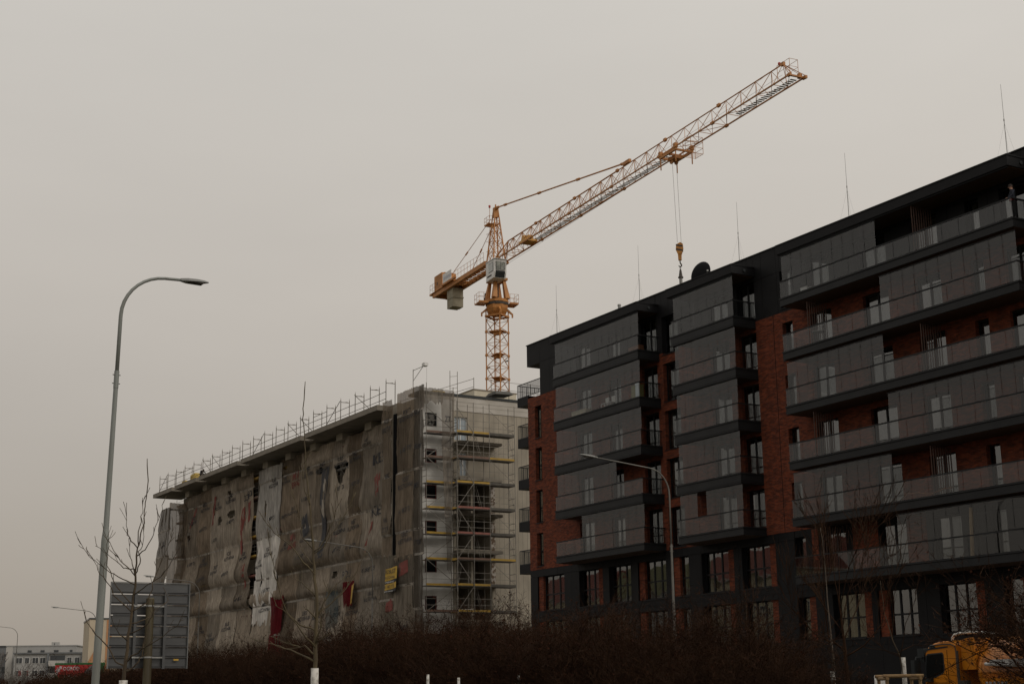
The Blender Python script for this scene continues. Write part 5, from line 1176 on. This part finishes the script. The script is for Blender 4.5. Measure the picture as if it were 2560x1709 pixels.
stake_frame('timber stake frame around the patchy white trunk in front of the hedge', 6.8, 44.3, .95, 2.10)
stake_frame('timber stake frame below the left glazed bay, half sunk in the hedge', 3.85, 42.6, .95, 1.98)
stake_frame('timber stake frame below the left corner of the brick block', .45, 42.6, .95, 2.00)
yb_ = MB().box((-.2, -.15, 0), (.2, .15, 2.05)); tag(yb_.build('yellow_cabinet', deck_y, None, (6.05, 44.0, 0)), 'small yellow cabinet standing left of a tree stake frame', 'cabinet')

# ------------------------------------------------------------------ hedge of bare shrubs
def shrub_mesh(seed, R_, n, spread=.75):
    rnd = random.Random(seed); q = MB(); lf = MB(); fine = MB()
    def grow(p, d, l, r, lev):
        P_ = [p]; k = 3
        for i in range(k):
            d = (d + Vector((rnd.gauss(0, .17), rnd.gauss(0, .17), rnd.gauss(.03, .11)))).normalized(); P_.append(P_[-1] + d * l / k)
        q.path(P_, [r, r * .8, r * .62, r * .45], 3)
        if lev < 3:
            for _ in range([6, 6, 5][lev]):
                i = rnd.randrange(1, 4); b = P_[i - 1].lerp(P_[i], rnd.random())
                dd = (d + Vector((rnd.gauss(0, .7), rnd.gauss(0, .7), rnd.gauss(.08, .38)))).normalized()
                grow(b, dd, l * rnd.uniform(.45, .78), r * .5, lev + 1)
        else:
            for _ in range(7):
                i = rnd.randrange(1, 4); b = P_[i - 1].lerp(P_[i], rnd.random()); dd = (d + Vector((rnd.gauss(0, .8), rnd.gauss(0, .8), rnd.gauss(.1, .5)))).normalized() * rnd.uniform(.08, .24)
                w_ = dd.cross(Vector((rnd.gauss(0, 1), rnd.gauss(0, 1), rnd.gauss(0, 1)))).normalized() * .0045
                fine.add([b - w_, b + w_, b + dd + w_ * .5, b + dd - w_ * .5], [(0, 1, 2, 3)])
                if rnd.random() < .2:
                    b = b + dd; a = Vector((rnd.gauss(0, 1), rnd.gauss(0, 1), rnd.gauss(0, 1))).normalized() * rnd.uniform(.012, .03); c = a.cross(Vector((rnd.random(), rnd.random(), rnd.random()))) * .9
                    lf.add([b, b + a + c, b + a * 2, b + a - c], [(0, 1, 2, 3)])
    for i in range(n):
        a = rnd.uniform(0, 2 * pi); rr_ = R_ * .35 * math.sqrt(rnd.random()); d = Vector((cos(a) * rnd.uniform(.05, spread), sin(a) * rnd.uniform(.05, spread), 1)).normalized()
        grow(Vector((rr_ * cos(a), rr_ * sin(a), 0)), d, 2.1 * rnd.uniform(.75, 1.1), .03, 0)
    zs = sorted(v[2] for v in fine.v); k = 1 / zs[int(len(zs) * .95)]      # unit height
    for m in (q, lf, fine): m.v = [(x * k, y * k, z * k) for x, y, z in m.v]
    return q.mesh('branches', twig), fine.mesh('fine_twigs', twig), lf.mesh('dry_leaves', leafdry)
SM = [shrub_mesh(s, 1.9, 12) for s in (1, 2, 3)] + [shrub_mesh(9, 1.5, 12, 1.5)]
rnd = random.Random(77)
hlab = 'bare reddish brown shrub, one of the closely set hedge along the street'
def shrub(label, loc, h, k, group='bare hedge shrubs along the street', wide=1.0):
    t = thing('hedge_shrub', label, 'shrub', loc, rnd.uniform(0, 6.28), group); t.scale = (h * wide, h * wide, h)
    for nm_, me in zip(('branches', 'fine_twigs', 'dry_leaves'), SM[k]): put(nm_, me, t)['kind'] = 'stuff'
    return t
HP = [(-130, 2.8), (-95, 2.95), (-75, 3.35), (-58, 3.55), (-44, 3.75), (-36, 3.3), (-32, 3.35), (-30, 2.65), (-27, 2.4), (-22, 2.4)]
def hedge_h(u):
    for (a, ha), (b, hb_) in zip(HP, HP[1:]):
        if a <= u <= b: return ha + (hb_ - ha) * (u - a) / (b - a)
    return HP[0][1] if u < HP[0][0] else HP[-1][1]
u = -128.0; i = 0
while u < -28.0:
    for r_, v in enumerate((27.9, 29.5, 31.0)):
        uu_ = u + rnd.uniform(-.3, .3) + (.8 if r_ % 2 else 0); hh = hedge_h(uu_) * (1 + .07 * noise.noise((uu_ * .3, v, 3.1)) + rnd.uniform(-.05, .04)) * (1, .98, .9)[r_]
        shrub(hlab, W(uu_, v + rnd.uniform(-.3, .3)), hh, i % 3); i += 1
    u += 2.1
for lab, x, y, h, k in (('spreading dark shrub whose lowest twigs cover the rear half of the orange truck', 14.75, 34.6, 2.6, 3), ('tall dark shrub behind the spreading one, right of the orange truck cab', 16.2, 41.0, 4.2, 1),
                        ('second tall dark shrub cut by the right frame edge', 16.0, 39.2, 4.6, 2), ('dark shrub low at the right frame edge before the orange tank', 14.1, 33.2, 2.3, 3)):
    shrub(lab, (x, y, 0), h, k, 'bare shrubs before the truck', 1.1)
gt = [[(0,1.2),(.1,2.2),(-.1,3.2),(.1,4.2)],[(0,1.5),(-.8,2.6),(-1.2,3.6)],[(.05,1.7),(.8,2.8),(1.3,3.5)],[(0,2.0),(-.5,3.2),(-.6,4.0)],[(.05,2.2),(.6,3.3),(.8,3.9)],[(0,1.6),(1.4,2.4),(2.0,3.0)],[(0,1.5),(-1.5,2.3),(-2.1,2.9)]]
tree('bare_tree', 'grey twiggy bare tree at the far left edge before the slab blocks', 'tree', (-33.0, 95, 0), gt, .10, pm('grey_bark', (.14, .125, .11), (.09, .08, .07), 8, .9), seed=40, sub=3, twl=.8, group=bt, minr=.02, depthj=1.2)
# ------------------------------------------------------------------ orange truck driving away along the street
tk = thing('orange_truck', 'orange tank truck with a black side window and a white bent pipe over its cab', 'truck', W(-32.5, 20.4, .0), ROT)
ora = pm('truck_orange', (.58, .205, .010), (.50, .165, .008), 1.0, .28, spec=.5); tank_m = pm('tank_orange', (.52, .20, .035), (.45, .15, .02), .8, .30, spec=.6)
# local x backwards along the truck, y across (0 = near side), z up
q = MB(); q.prism([(.10, .55), (.02, 1.2), (.04, 2.0), (.13, 2.80), (.24, 2.97), (.50, 3.09), (.85, 3.15), (1.15, 3.15), (1.33, 3.06), (1.38, .75), (1.30, .70), (1.28, .55)], 0, 2.45); cabo = q.build('cab', ora, tk)
bv = cabo.modifiers.new('bevel', 'BEVEL'); bv.width = .06; bv.segments = 3; bv.limit_method = 'ANGLE'
q = MB(); q.prism([(.12, 2.03), (.18, 2.04), (.50, 2.10), (.80, 2.20), (.87, 2.30), (.87, 2.76), (.82, 2.82), (.22, 2.79), (.16, 2.72), (.09, 2.15)], -.014, -.004); sw = q.build('side_window', black_m, cabo)
q = MB(); q.prism([(.17, 2.08), (.50, 2.14), (.78, 2.24), (.83, 2.33), (.83, 2.74), (.79, 2.78), (.24, 2.75), (.20, 2.69), (.14, 2.2)], -.020, -.015); q.build('pane', pm('truck_glass', (.012, .013, .013), None, 1, .06, spec=.5), sw)
q = MB(); q.prism([(.12, 1.05), (.125, 1.08), (.115, 2.02), (.18, 2.82), (.96, 2.86), (.99, 2.8), (.99, .8), (.9, .78)], -.006, .002)
q.build('door', ora, cabo)
q = MB(); q.box((.995, -.008, .8), (1.008, .004, 2.88)); q.box((.12, -.012, 1.93), (.99, -.0065, 1.945)); q.box((.80, -.05, 1.72), (.96, -.013, 1.78)); q.build('door_seam', dark, cabo)
q = MB(); q.prism([(.10, 2.84), (.30, 2.90), (1.05, 2.955), (1.05, 2.99), (.28, 2.95), (.12, 2.93)], -.02, -.002); q.build('trim_strip', black_m, cabo)
q = MB(); q.box((-.16, -.02, 2.72), (.10, 2.3, 2.96)); q.box((-.10, .02, 2.55), (.06, .3, 2.71)); q.build('sun_visor', black_m, cabo)
q = MB(); q.path([(.42, -.05, 3.02), (.9, -.06, 3.05), (1.2, -.05, 3.04), (1.36, -.04, 2.98), (1.40, -.04, 2.75)], .018, 5); q.path([(.40, -.05, 3.0), (.40, .05, 3.0)], .055, 8); q.path([(.50, -.05, 3.0), (.50, .05, 3.0)], .05, 8); q.build('roof_rail', black_m, cabo)
q = MB(); q.box((-.20, -.28, 2.05), (-.06, -.02, 2.62)); q.path([(0, .02, 2.68), (-.12, -.12, 2.70), (-.13, -.15, 2.6)], .025, 5); q.box((.14, -.16, 1.98), (.42, -.02, 2.08)); q.build('mirror', black_m, cabo)
q = MB(); q.path([(.92, .35, 3.10), (.94, .35, 3.24), (1.02, .36, 3.32), (1.25, .38, 3.36), (1.6, .4, 3.37), (2.1, .42, 3.34), (2.55, .45, 3.29)], .042, 10); q.build('bent_pipe', pm('pipe_white', (.62, .60, .56), (.5, .48, .44), 4, .6), tk, smooth=True)
q = MB(); q.prism([(1.44, 2.3), (1.44, 3.05), (1.52, 3.17), (1.80, 3.21), (1.93, 3.19), (1.93, 2.3)], .12, 2.3); q.build('pump_cover', ora, tk)
q = MB(); q.path([(1.41, -.03, 1.2), (1.41, -.03, 2.85)], .045, 8); q.box((1.39, -.06, 1.75), (1.75, .1, 2.0)); q.build('exhaust_stack', rust, tk)
q = MB(); n = 28; prof = [(1.94, .90), (1.96, .985), (2.02, 1.0), (7.6, 1.0), (7.8, .85), (7.9, .5)]
vs = [(x, 1.22 + r * 1.06 * cos(2 * pi * k / n), 2.22 + r * sin(2 * pi * k / n)) for x, r in prof for k in range(n)]
fs = [(i * n + k, i * n + (k + 1) % n, (i + 1) * n + (k + 1) % n, (i + 1) * n + k) for i in range(len(prof) - 1) for k in range(n)] + [tuple(range(n - 1, -1, -1)), tuple(range((len(prof) - 1) * n, len(prof) * n))]
q.add(vs, fs); q.build('tank', tank_m, tk, smooth=False, fix=True)
for x in (2.04, 3.9, 5.5, 7.4):
    q = MB(); vs = [(x + dx, 1.22 + 1.075 * cos(2 * pi * k / n), 2.22 + 1.015 * sin(2 * pi * k / n)) for dx in (0, .08) for k in range(n)]; q.add(vs, [(k, (k + 1) % n, n + (k + 1) % n, n + k) for k in range(n)]); q.build('tank_band', ora, tk)
q = MB(); q.box((2.6, -.02, 2.42), (6.6, .22, 2.56)); q.path([(2.4, .02, 2.44), (3.2, -.02, 2.40), (4.2, .0, 2.36), (5.0, .0, 2.44), (5.6, .02, 2.5)], .05, 8); q.build('hose_tray', pm('pale_hose', (.58, .57, .55), (.42, .41, .4), 6, .5), tk)
q = MB(); q.box((2.2, .02, 1.35), (7.5, .25, 2.05)); q.build('side_locker', ora, tk)
q = MB()
for i in range(6): q.box((2.35 + .14 * i, .012, 1.78), (2.44 + .14 * i, .019, 1.95))
q.build('worn_decal', pm('decal_grey', (.4, .4, .42), None, 5, .6), tk)
q = MB(); q.box((.9, .6, .62), (8.0, 1.9, .95)); q.box((1.7, .1, .55), (2.1, 2.35, 1.0)); q.build('chassis', black_m, tk)
wm = MB(); wm.path([(0, 0, 0), (0, .02, 0), (0, .28, 0), (0, .30, 0)], [.42, .5, .5, .42], 22); wme = wm.mesh('wheel', black_m)
rm = MB(); rm.path([(0, -.012, 0), (0, .05, 0)], [.24, .28], 14); rme = rm.mesh('rim', steel)
for x in (.85, 4.9, 6.2):
    for y in (.0, 2.15):
        o = put('wheel', wme, tk, (x, y, .5)); put('rim', rme, o)
q = MB(); q.box((.0, .05, .5), (.2, 2.4, .95)); q.build('bumper', black_m, tk)
for y in (.12, 1.95): MB().box((-.015, y, .98), (.06, y + .35, 1.18)).build('headlight', white_m, tk)

# ------------------------------------------------------------------ far housing blocks on the left
slabm = pm('slab_grey', (.33, .325, .315), (.27, .265, .255), .25, .9); slab_l = pm('slab_light', (.44, .42, .39), (.37, .355, .33), .25, .9)
winf = pm('far_window', (.05, .055, .06), None, 1, .3); winw = pm('far_frame', (.62, .61, .59), None, 1, .7)
sb = thing('slab_block', 'long low grey panel block of flats with rows of windows at far left', 'building', (-97.5, 307, 0), radians(4))
q = MB(); q.box((-6.8, 0, 0), (7.2, 14, 13.1)); q.box((-7.0, -.1, 13.1), (7.4, 14, 13.3)); q.build('upper_wall', slabm, sb)
q = MB(); q.box((-6.9, -.2, 0), (-5.6, 13.8, 13.0)); q.build('gable_wall', slab_l, sb)
q = MB(); q.box((-4.2, -4.0, 0), (16, -.01, 11.4)); q.build('front_wall', slabm, sb)
q = MB(); q.box((-4.4, -4.3, 11.4), (16.2, 0, 11.7)); q.build('roof', pm('slab_roof', (.14, .145, .15), None, 1, .8), sb)
for i, x in enumerate((-2.6, .0, 2.7)): MB().box((x, -.06, 11.9), (x + .8 if i < 2 else x + .9, -.005, 12.3)).build('attic_window', winf, sb)
MB().box((5.9, -.06, 11.9), (6.4, -.005, 12.3)).build('attic_window', winf, sb)
for z in (9.6, 7.1, 4.5):
    for x, w in ((-3.8, 1.2), (-2.0, .8), (-.5, 1.1), (1.0, 1.0), (6.4, .8), (7.9, .9)):
        o = MB().box((x - .08, -4.06, z - .08), (x + w + .08, -4.005, z + 1.15)).build('window', winw, sb)
        MB().box((x, -4.09, z), (x + w * .45, -4.065, z + 1.07)).build('pane', winf, o); MB().box((x + w * .52, -4.09, z), (x + w, -4.065, z + 1.07)).build('pane', pm('far_red_curtain', (.22, .05, .05), None, 1, .8) if z == 7.1 and x < -1 else winf, o)
for x in (2.9, 10.0):
    for z in (9.2, 6.7, 4.1):
        q = MB(); q.box((x, -5.2, z - .25), (x + 3.1, -4.01, z + .85)); o = q.build('balcony', slab_l if x < 5 else slabm, sb)
        MB().box((x + .1, -4.06, z + .9), (x + 3.0, -4.012, z + 1.9)).build('window', winf, sb)
for x in (2.5, 9.4, 13.4): MB().box((x, -4.9, 0), (x + .28, -4.02, 11.39)).build('fin', pm('fin_grey', (.16, .17, .18), None, 1, .8), sb)
for x, z, w in ((1.4, 13.3, .5), (2.1, 13.3, .8), (10.6, 11.7, .7)): MB().box((x, 3, z), (x + w, 4, z + .7)).build('chimney', slabm, sb)
sb2 = thing('slab_block', 'dark grey block at the far left frame edge behind the twiggy tree', 'building', (-110.5, 312, 0), radians(4))
MB().box((-8, 0, 0), (4.6, 10, 13.3)).build('wall', pm('slab_dark', (.17, .175, .18), None, .3, .9), sb2); MB().box((-8.1, -.2, 13.3), (4.8, 10, 13.5)).build('roof', winf, sb2)
for z in (10.6, 8.0, 5.4):
    for x in (-1.5, 1.2, 3.4): MB().box((x, -.05, z), (x + .9, -.004, z + 1.2)).build('window', winf, sb2)
tb = thing('tower_block', 'tall orange and cream block of flats half hidden by the foreground lamp pole', 'building', (-72.2, 262, 0), radians(20))
crm = pm('block_cream', (.47, .40, .30), (.42, .35, .26), .3, .9); org = pm('block_orange', (.42, .21, .10), (.36, .18, .085), .3, .9)
MB().box((-2.6, 0, 0), (1.2, 14, 15.9)).build('gable_wall', crm, tb)
q = MB(); q.prism([(-2.61, 0), (.3, 0), (.3, 5.0), (-1.6, 10.5), (-2.61, 8.5)], -.05, -.005); q.prism([(.31, 0), (1.21, 0), (1.21, 15.8), (.31, 15.8)], -.05, -.006); q.build('orange_panel', org, tb)
MB().box((1.21, 1.2, 0), (9, 14, 16.3)).build('side_wall', pm('block_side', (.30, .26, .22), None, .4, .9), tb)
for k in range(6):
    z = 15.2 - 2.7 * k
    MB().box((1.25, -.1, z - .2), (5.6, 1.19, z + .75)).build('balcony', org if k % 2 == 0 else crm, tb); MB().box((1.4, 1.1, z + .8), (5.4, 1.195, z + 1.9)).build('window', winf, tb)
MB().box((-2.7, -.1, 15.9), (1.3, 14, 16.15)).build('roof', winf, tb)
q = MB(); 
for dx in (3.2, 4.0, 4.4): q.bar((dx, 3, 16.3), (dx, 3, 19.3 + .5 * (dx == 4.0)), .07, 5); q.box((dx - .15, 2.8, 17.4), (dx + .15, 3.0, 18.6))
q.build('antenna', rust, tb)
# billboard
bb = thing('billboard', 'red market billboard with white lettering behind the lamp pole', 'billboard', (-34.6, 112.6, 0), radians(-3))
MB().box((0, 0, 3.0), (3.75, .12, 4.55)).build('red_panel', pm('billboard_red', (.42, .018, .018), (.36, .02, .018), 1, .6), bb)
grn_ = pm('billboard_green', (.025, .12, .03), None, 1, .6)
MB().box((-.02, -.012, 4.48), (3.77, .13, 4.62)).build('green_edge', grn_, bb); MB().box((3.4, -.014, 3.0), (3.77, -.003, 4.475)).build('green_edge', grn_, bb)
MB().prism([(.02, 3.0), (.55, 3.0), (.35, 3.5), (.02, 4.0)], -.013, -.003).build('green_leaf', grn_, bb)
q = MB()
for i, (x, z, r) in enumerate(((.25, 4.1, .22), (.42, 4.28, .16), (.15, 3.85, .15))): q.add([(x + r * cos(a * pi / 5) * (1 if a % 2 else .6), -.02 - .002 * i, z + r * sin(a * pi / 5) * (1 if a % 2 else .6)) for a in range(10)], [tuple(range(9, -1, -1))])
q.build('pale_flower', pm('flower_pink', (.55, .42, .42), None, 3, .7), bb)
MB().prism([(2.2, 3.9), (2.7, 4.4), (3.35, 4.45), (3.35, 4.2), (2.6, 3.7)], -.016, -.003).build('grey_tool', pm('tool_grey', (.16, .15, .15), None, 3, .6), bb)
MB().prism([(1.9, 3.25), (3.3, 3.35), (3.3, 3.6), (2.0, 3.5)], -.016, -.003).build('grey_tool', pm('tool_dark', (.08, .08, .085), None, 3, .6), bb)
for s, x, z, h, w in (('OGRÓD', .62, 4.08, .27, 1.25), ('100', .70, 3.30, .42, 1.05)):
    tv, tf, tw = text_geo(s); MB().add([(x + a * w / tw, -.02, z + b * h) for a, b in tv], tf).build('lettering', white_m, bb)
for x in (.6, 3.0): MB().box((x, .13, 0), (x + .12, .25, 4.3)).build('post', steel, bb)
bn = MB().box((0, 0, 0), (.42, .03, .46)); tag(bn.build('notice_panel', white_m, None, (11.05, 46.5, 1.75)), 'small white notice panel low by the dark shop front', 'notice')

# ------------------------------------------------------------------ old houses across the street, out of view but mirrored in the windows
hw = pm('house_cream', (.42, .37, .26), (.36, .31, .22), .4, .9); hw2 = pm('house_grey', (.40, .385, .35), None, .4, .9); rf = pm('roof_red', (.17, .05, .035), (.12, .038, .028), .5, .8)
rfg = pm('roof_moss', (.12, .115, .055), None, .5, .9)
for i, (u, w, h) in enumerate(((-214, 24, 16.5), (-189, 22, 16), (-166, 24, 17))):
    t = thing('town_house', ['cream', 'grey', 'cream', 'grey', 'cream', 'grey'][i] + ' old town house across the street, number %s along the row' % ['one', 'two', 'three', 'four', 'five', 'six'][i], 'house', W(u, 74, 0), ROT + pi, 'old houses across the street')
    MB().box((-w, 0, 0), (0, 10, h)).build('wall', hw if i % 2 == 0 else hw2, t)
    MB().prism([(-w - .3, h + .01), (.3, h + .01), (.3, h + .2), (-w - .3, h + .2)], -.4, 10.4).build('eave', hw2, t)
    q = MB(); q.add([(-w, -.3, h + .2), (0, -.3, h + .2), (0, 5, h + 4.6), (-w, 5, h + 4.6), (0, 10.3, h + .2), (-w, 10.3, h + .2)], [(0, 1, 2, 3), (3, 2, 4, 5), (1, 4, 2), (0, 3, 5)]); q.build('roof', rfg if i == 1 else rf, t)
    n = int(w / 2.6)
    for k in range(n):
        for z in (1.2, 4.6, 8.0, 11.4):
            o = MB().box((-w + 1 + k * 2.6, -.06, z), (-w + 2.3 + k * 2.6, -.004, z + 2.0)).build('window', winw, t)
            MB().box((-w + 1.1 + k * 2.6, -.08, z + .1), (-w + 2.2 + k * 2.6, -.061, z + 1.9)).build('pane', winf, o)

# ------------------------------------------------------------------ people
def person(label, loc, rz, joints, coat, legs, hair=(.03, .02, .015), hem=None, scale=1.0):
    t = thing('person', label, 'person', loc, rz)
    names = list(joints); me = bpy.data.meshes.new('body'); idx = {k: i for i, k in enumerate(names)}
    ed = [('pelvis', 'spine'), ('spine', 'chest'), ('chest', 'neck'), ('neck', 'head'), ('head', 'crown')]
    for s in 'lr': ed += [('chest', 'sh' + s), ('sh' + s, 'el' + s), ('el' + s, 'wr' + s), ('wr' + s, 'pa' + s), ('pelvis', 'hi' + s), ('hi' + s, 'kn' + s), ('kn' + s, 'an' + s), ('an' + s, 'to' + s)]
    me.from_pydata([joints[k][0] for k in names], [(idx[a], idx[b]) for a, b in ed], [])
    ob = bpy.data.objects.new('body', me); C.objects.link(ob)
    sk = ob.modifiers.new('skin', 'SKIN'); ss = ob.modifiers.new('sub', 'SUBSURF'); ss.levels = 2; ss.render_levels = 2
    for i, k in enumerate(names): me.skin_vertices[0].data[i].radius = (joints[k][1], joints[k][1] * (joints[k][2] if len(joints[k]) > 2 else 1))
    me.skin_vertices[0].data[idx['pelvis']].use_root = True
    dg = bpy.context.evaluated_depsgraph_get(); m2 = bpy.data.meshes.new_from_object(ob.evaluated_get(dg)); bpy.data.objects.remove(ob)
    skin = pm('skin', (.40, .22, .15), (.34, .18, .12), 8, .6)
    for m_ in (coat, legs, skin, black_m): m2.materials.append(m_)
    J = {k: Vector(v[0]) for k, v in joints.items()}
    segs = [('pelvis', 'chest', 0), ('chest', 'neck', 0), ('neck', 'crown', 2)] + [(a + s, b + s, m_) for s in 'lr' for a, b, m_ in (('sh', 'el', 0), ('el', 'wr', 0), ('wr', 'pa', 2), ('hi', 'kn', 1), ('kn', 'an', 1), ('an', 'to', 3))]
    def dseg(p, a, b): ab = b - a; k = max(0, min(1, (p - a).dot(ab) / max(1e-9, ab.length_squared))); return (p - a - ab * k).length
    for p in m2.polygons: p.material_index = min(segs, key=lambda s: dseg(p.center, J[s[0]], J[s[1]]))[2]; p.use_smooth = True
    b = put('body', m2, t)
    # fingers rooted in the palm
    fg = MB()
    for s in 'lr':
        p = J['pa' + s]; d = (p - J['wr' + s]).normalized(); x = d.cross(Vector((0, 0, 1)) if abs(d.z) < .9 else Vector((1, 0, 0))).normalized(); y = d.cross(x)
        for i, l in enumerate((.062, .07, .066, .052)):
            o = p + x * (i - 1.5) * .019; fg.path([o - d * .02, o + d * l * .5 + y * .006, o + d * l * .85 + y * .02, o + d * l + y * .035], [.010, .009, .008, .006], 6)
        o = p - d * .04 - x * .035; fg.path([o, o - x * .02 + d * .03, o - x * .022 + d * .055 + y * .01], [.011, .010, .007], 6)
    fg.build('fingers', skin, b, smooth=True)
    # head details: hair, ears, nose, eyes, mouth
    h = J['head']; upv = (J['crown'] - J['neck']).normalized(); fwd = Vector((0, -1, 0)); fwd = (fwd - upv * fwd.dot(upv)).normalized(); sdv = fwd.cross(upv)
    q = MB(); vs = []; n = 12
    for i in range(7):
        for k in range(n):
            th_ = pi * .62 * i / 6; ph_ = 2 * pi * k / n; r_ = .108
            d_ = upv * cos(th_) + (sdv * cos(ph_) + fwd * sin(ph_) * 1.12) * sin(th_)
            if sin(ph_) > .3 and i > 3: d_ = d_ * .93
            vs.append(h + upv * .035 + d_ * r_)
    q.add(vs, [(i * n + k, i * n + (k + 1) % n, (i + 1) * n + (k + 1) % n, (i + 1) * n + k) for i in range(6) for k in range(n)]); q.build('hair', pm('hair_dark', hair, None, 9, .8), b, smooth=True)
    q = MB(); q.path([h + fwd * .088 + upv * .01, h + fwd * .118 - upv * .02, h + fwd * .095 - upv * .035], [.010, .016, .008], 6)
    for s in (-1, 1): q.path([h + sdv * s * .092 + upv * .02, h + sdv * s * .105, h + sdv * s * .09 - upv * .03], [.012, .018, .008], 5)
    q.build('nose_and_ears', skin, b, smooth=True)
    q = MB()
    for s in (-1, 1): q.lathe([(.001, -.008), (.011, 0), (.001, .008)], 8, h + fwd * .088 + sdv * s * .034 + upv * .012)
    q.box(h + fwd * .086 - sdv * .025 - upv * .056, h + fwd * .094 + sdv * .025 - upv * .050); q.build('eyes_and_mouth', rust, b)
    if hem: q = MB(); c_ = J['pelvis']; q.lathe([(.19, -.02), (.195, .05)], 14, c_ + Vector((0, 0, .02))); q.build('jacket_hem', hem, b)
    t.scale = (scale,) * 3; return t
navy = pm('navy_coat', (.018, .022, .035), None, 4, .9); trou = pm('dark_trousers', (.022, .022, .024), None, 4, .9)
stand = {'pelvis': ((0, 0, .95), .125, .8), 'spine': ((0, -.01, 1.12), .125, .75), 'chest': ((0, -.03, 1.36), .145, .7), 'neck': ((0, -.05, 1.50), .055), 'head': ((0, -.08, 1.62), .092, 1.1), 'crown': ((0, -.07, 1.72), .075)}
for s, k in (('l', 1), ('r', -1)):
    stand.update({'sh' + s: ((.19 * k, -.03, 1.41), .065), 'el' + s: ((.25 * k, -.12, 1.16), .048), 'wr' + s: ((.17 * k, -.34, 1.02), .032), 'pa' + s: ((.15 * k, -.42, 1.0), .034, .6),
                  'hi' + s: ((.10 * k, 0, .88), .095), 'kn' + s: ((.115 * k, -.03, .48), .062), 'an' + s: ((.12 * k, .02, .09), .042), 'to' + s: ((.125 * k, -.15, .04), .035)})
person('person in a dark navy jacket with red hem at the top right balcony rail', W(-43.4, 1.05, FL[7] + .01), ROT - .5, stand, navy, trou, hem=pm('red_hem', (.22, .015, .015), None, 3, .9))
cro = {'pelvis': ((0, .05, .42), .13, .85), 'spine': ((0, -.10, .56), .13, .8), 'chest': ((0, -.30, .68), .15, .75), 'neck': ((0, -.44, .72), .055), 'head': ((0, -.55, .72), .092), 'crown': ((0, -.65, .74), .075)}
for s, k in (('l', 1), ('r', -1)):
    cro.update({'sh' + s: ((.19 * k, -.33, .66), .065), 'el' + s: ((.26 * k, -.50, .42), .048), 'wr' + s: ((.18 * k, -.66, .22), .032), 'pa' + s: ((.16 * k, -.72, .15), .034, .6),
                'hi' + s: ((.11 * k, .03, .40), .095), 'kn' + s: ((.17 * k, -.35, .42), .062), 'an' + s: ((.14 * k, -.05, .09), .042), 'to' + s: ((.15 * k, -.21, .04), .035)})
blk = pm('black_work_jacket', (.016, .016, .018), None, 4, .9)
person('person in black work clothes crouching on the roof edge of the netted block', W(-161.3, -.55, 26.43), ROT + pi / 2, cro, blk, blk, scale=1.15)
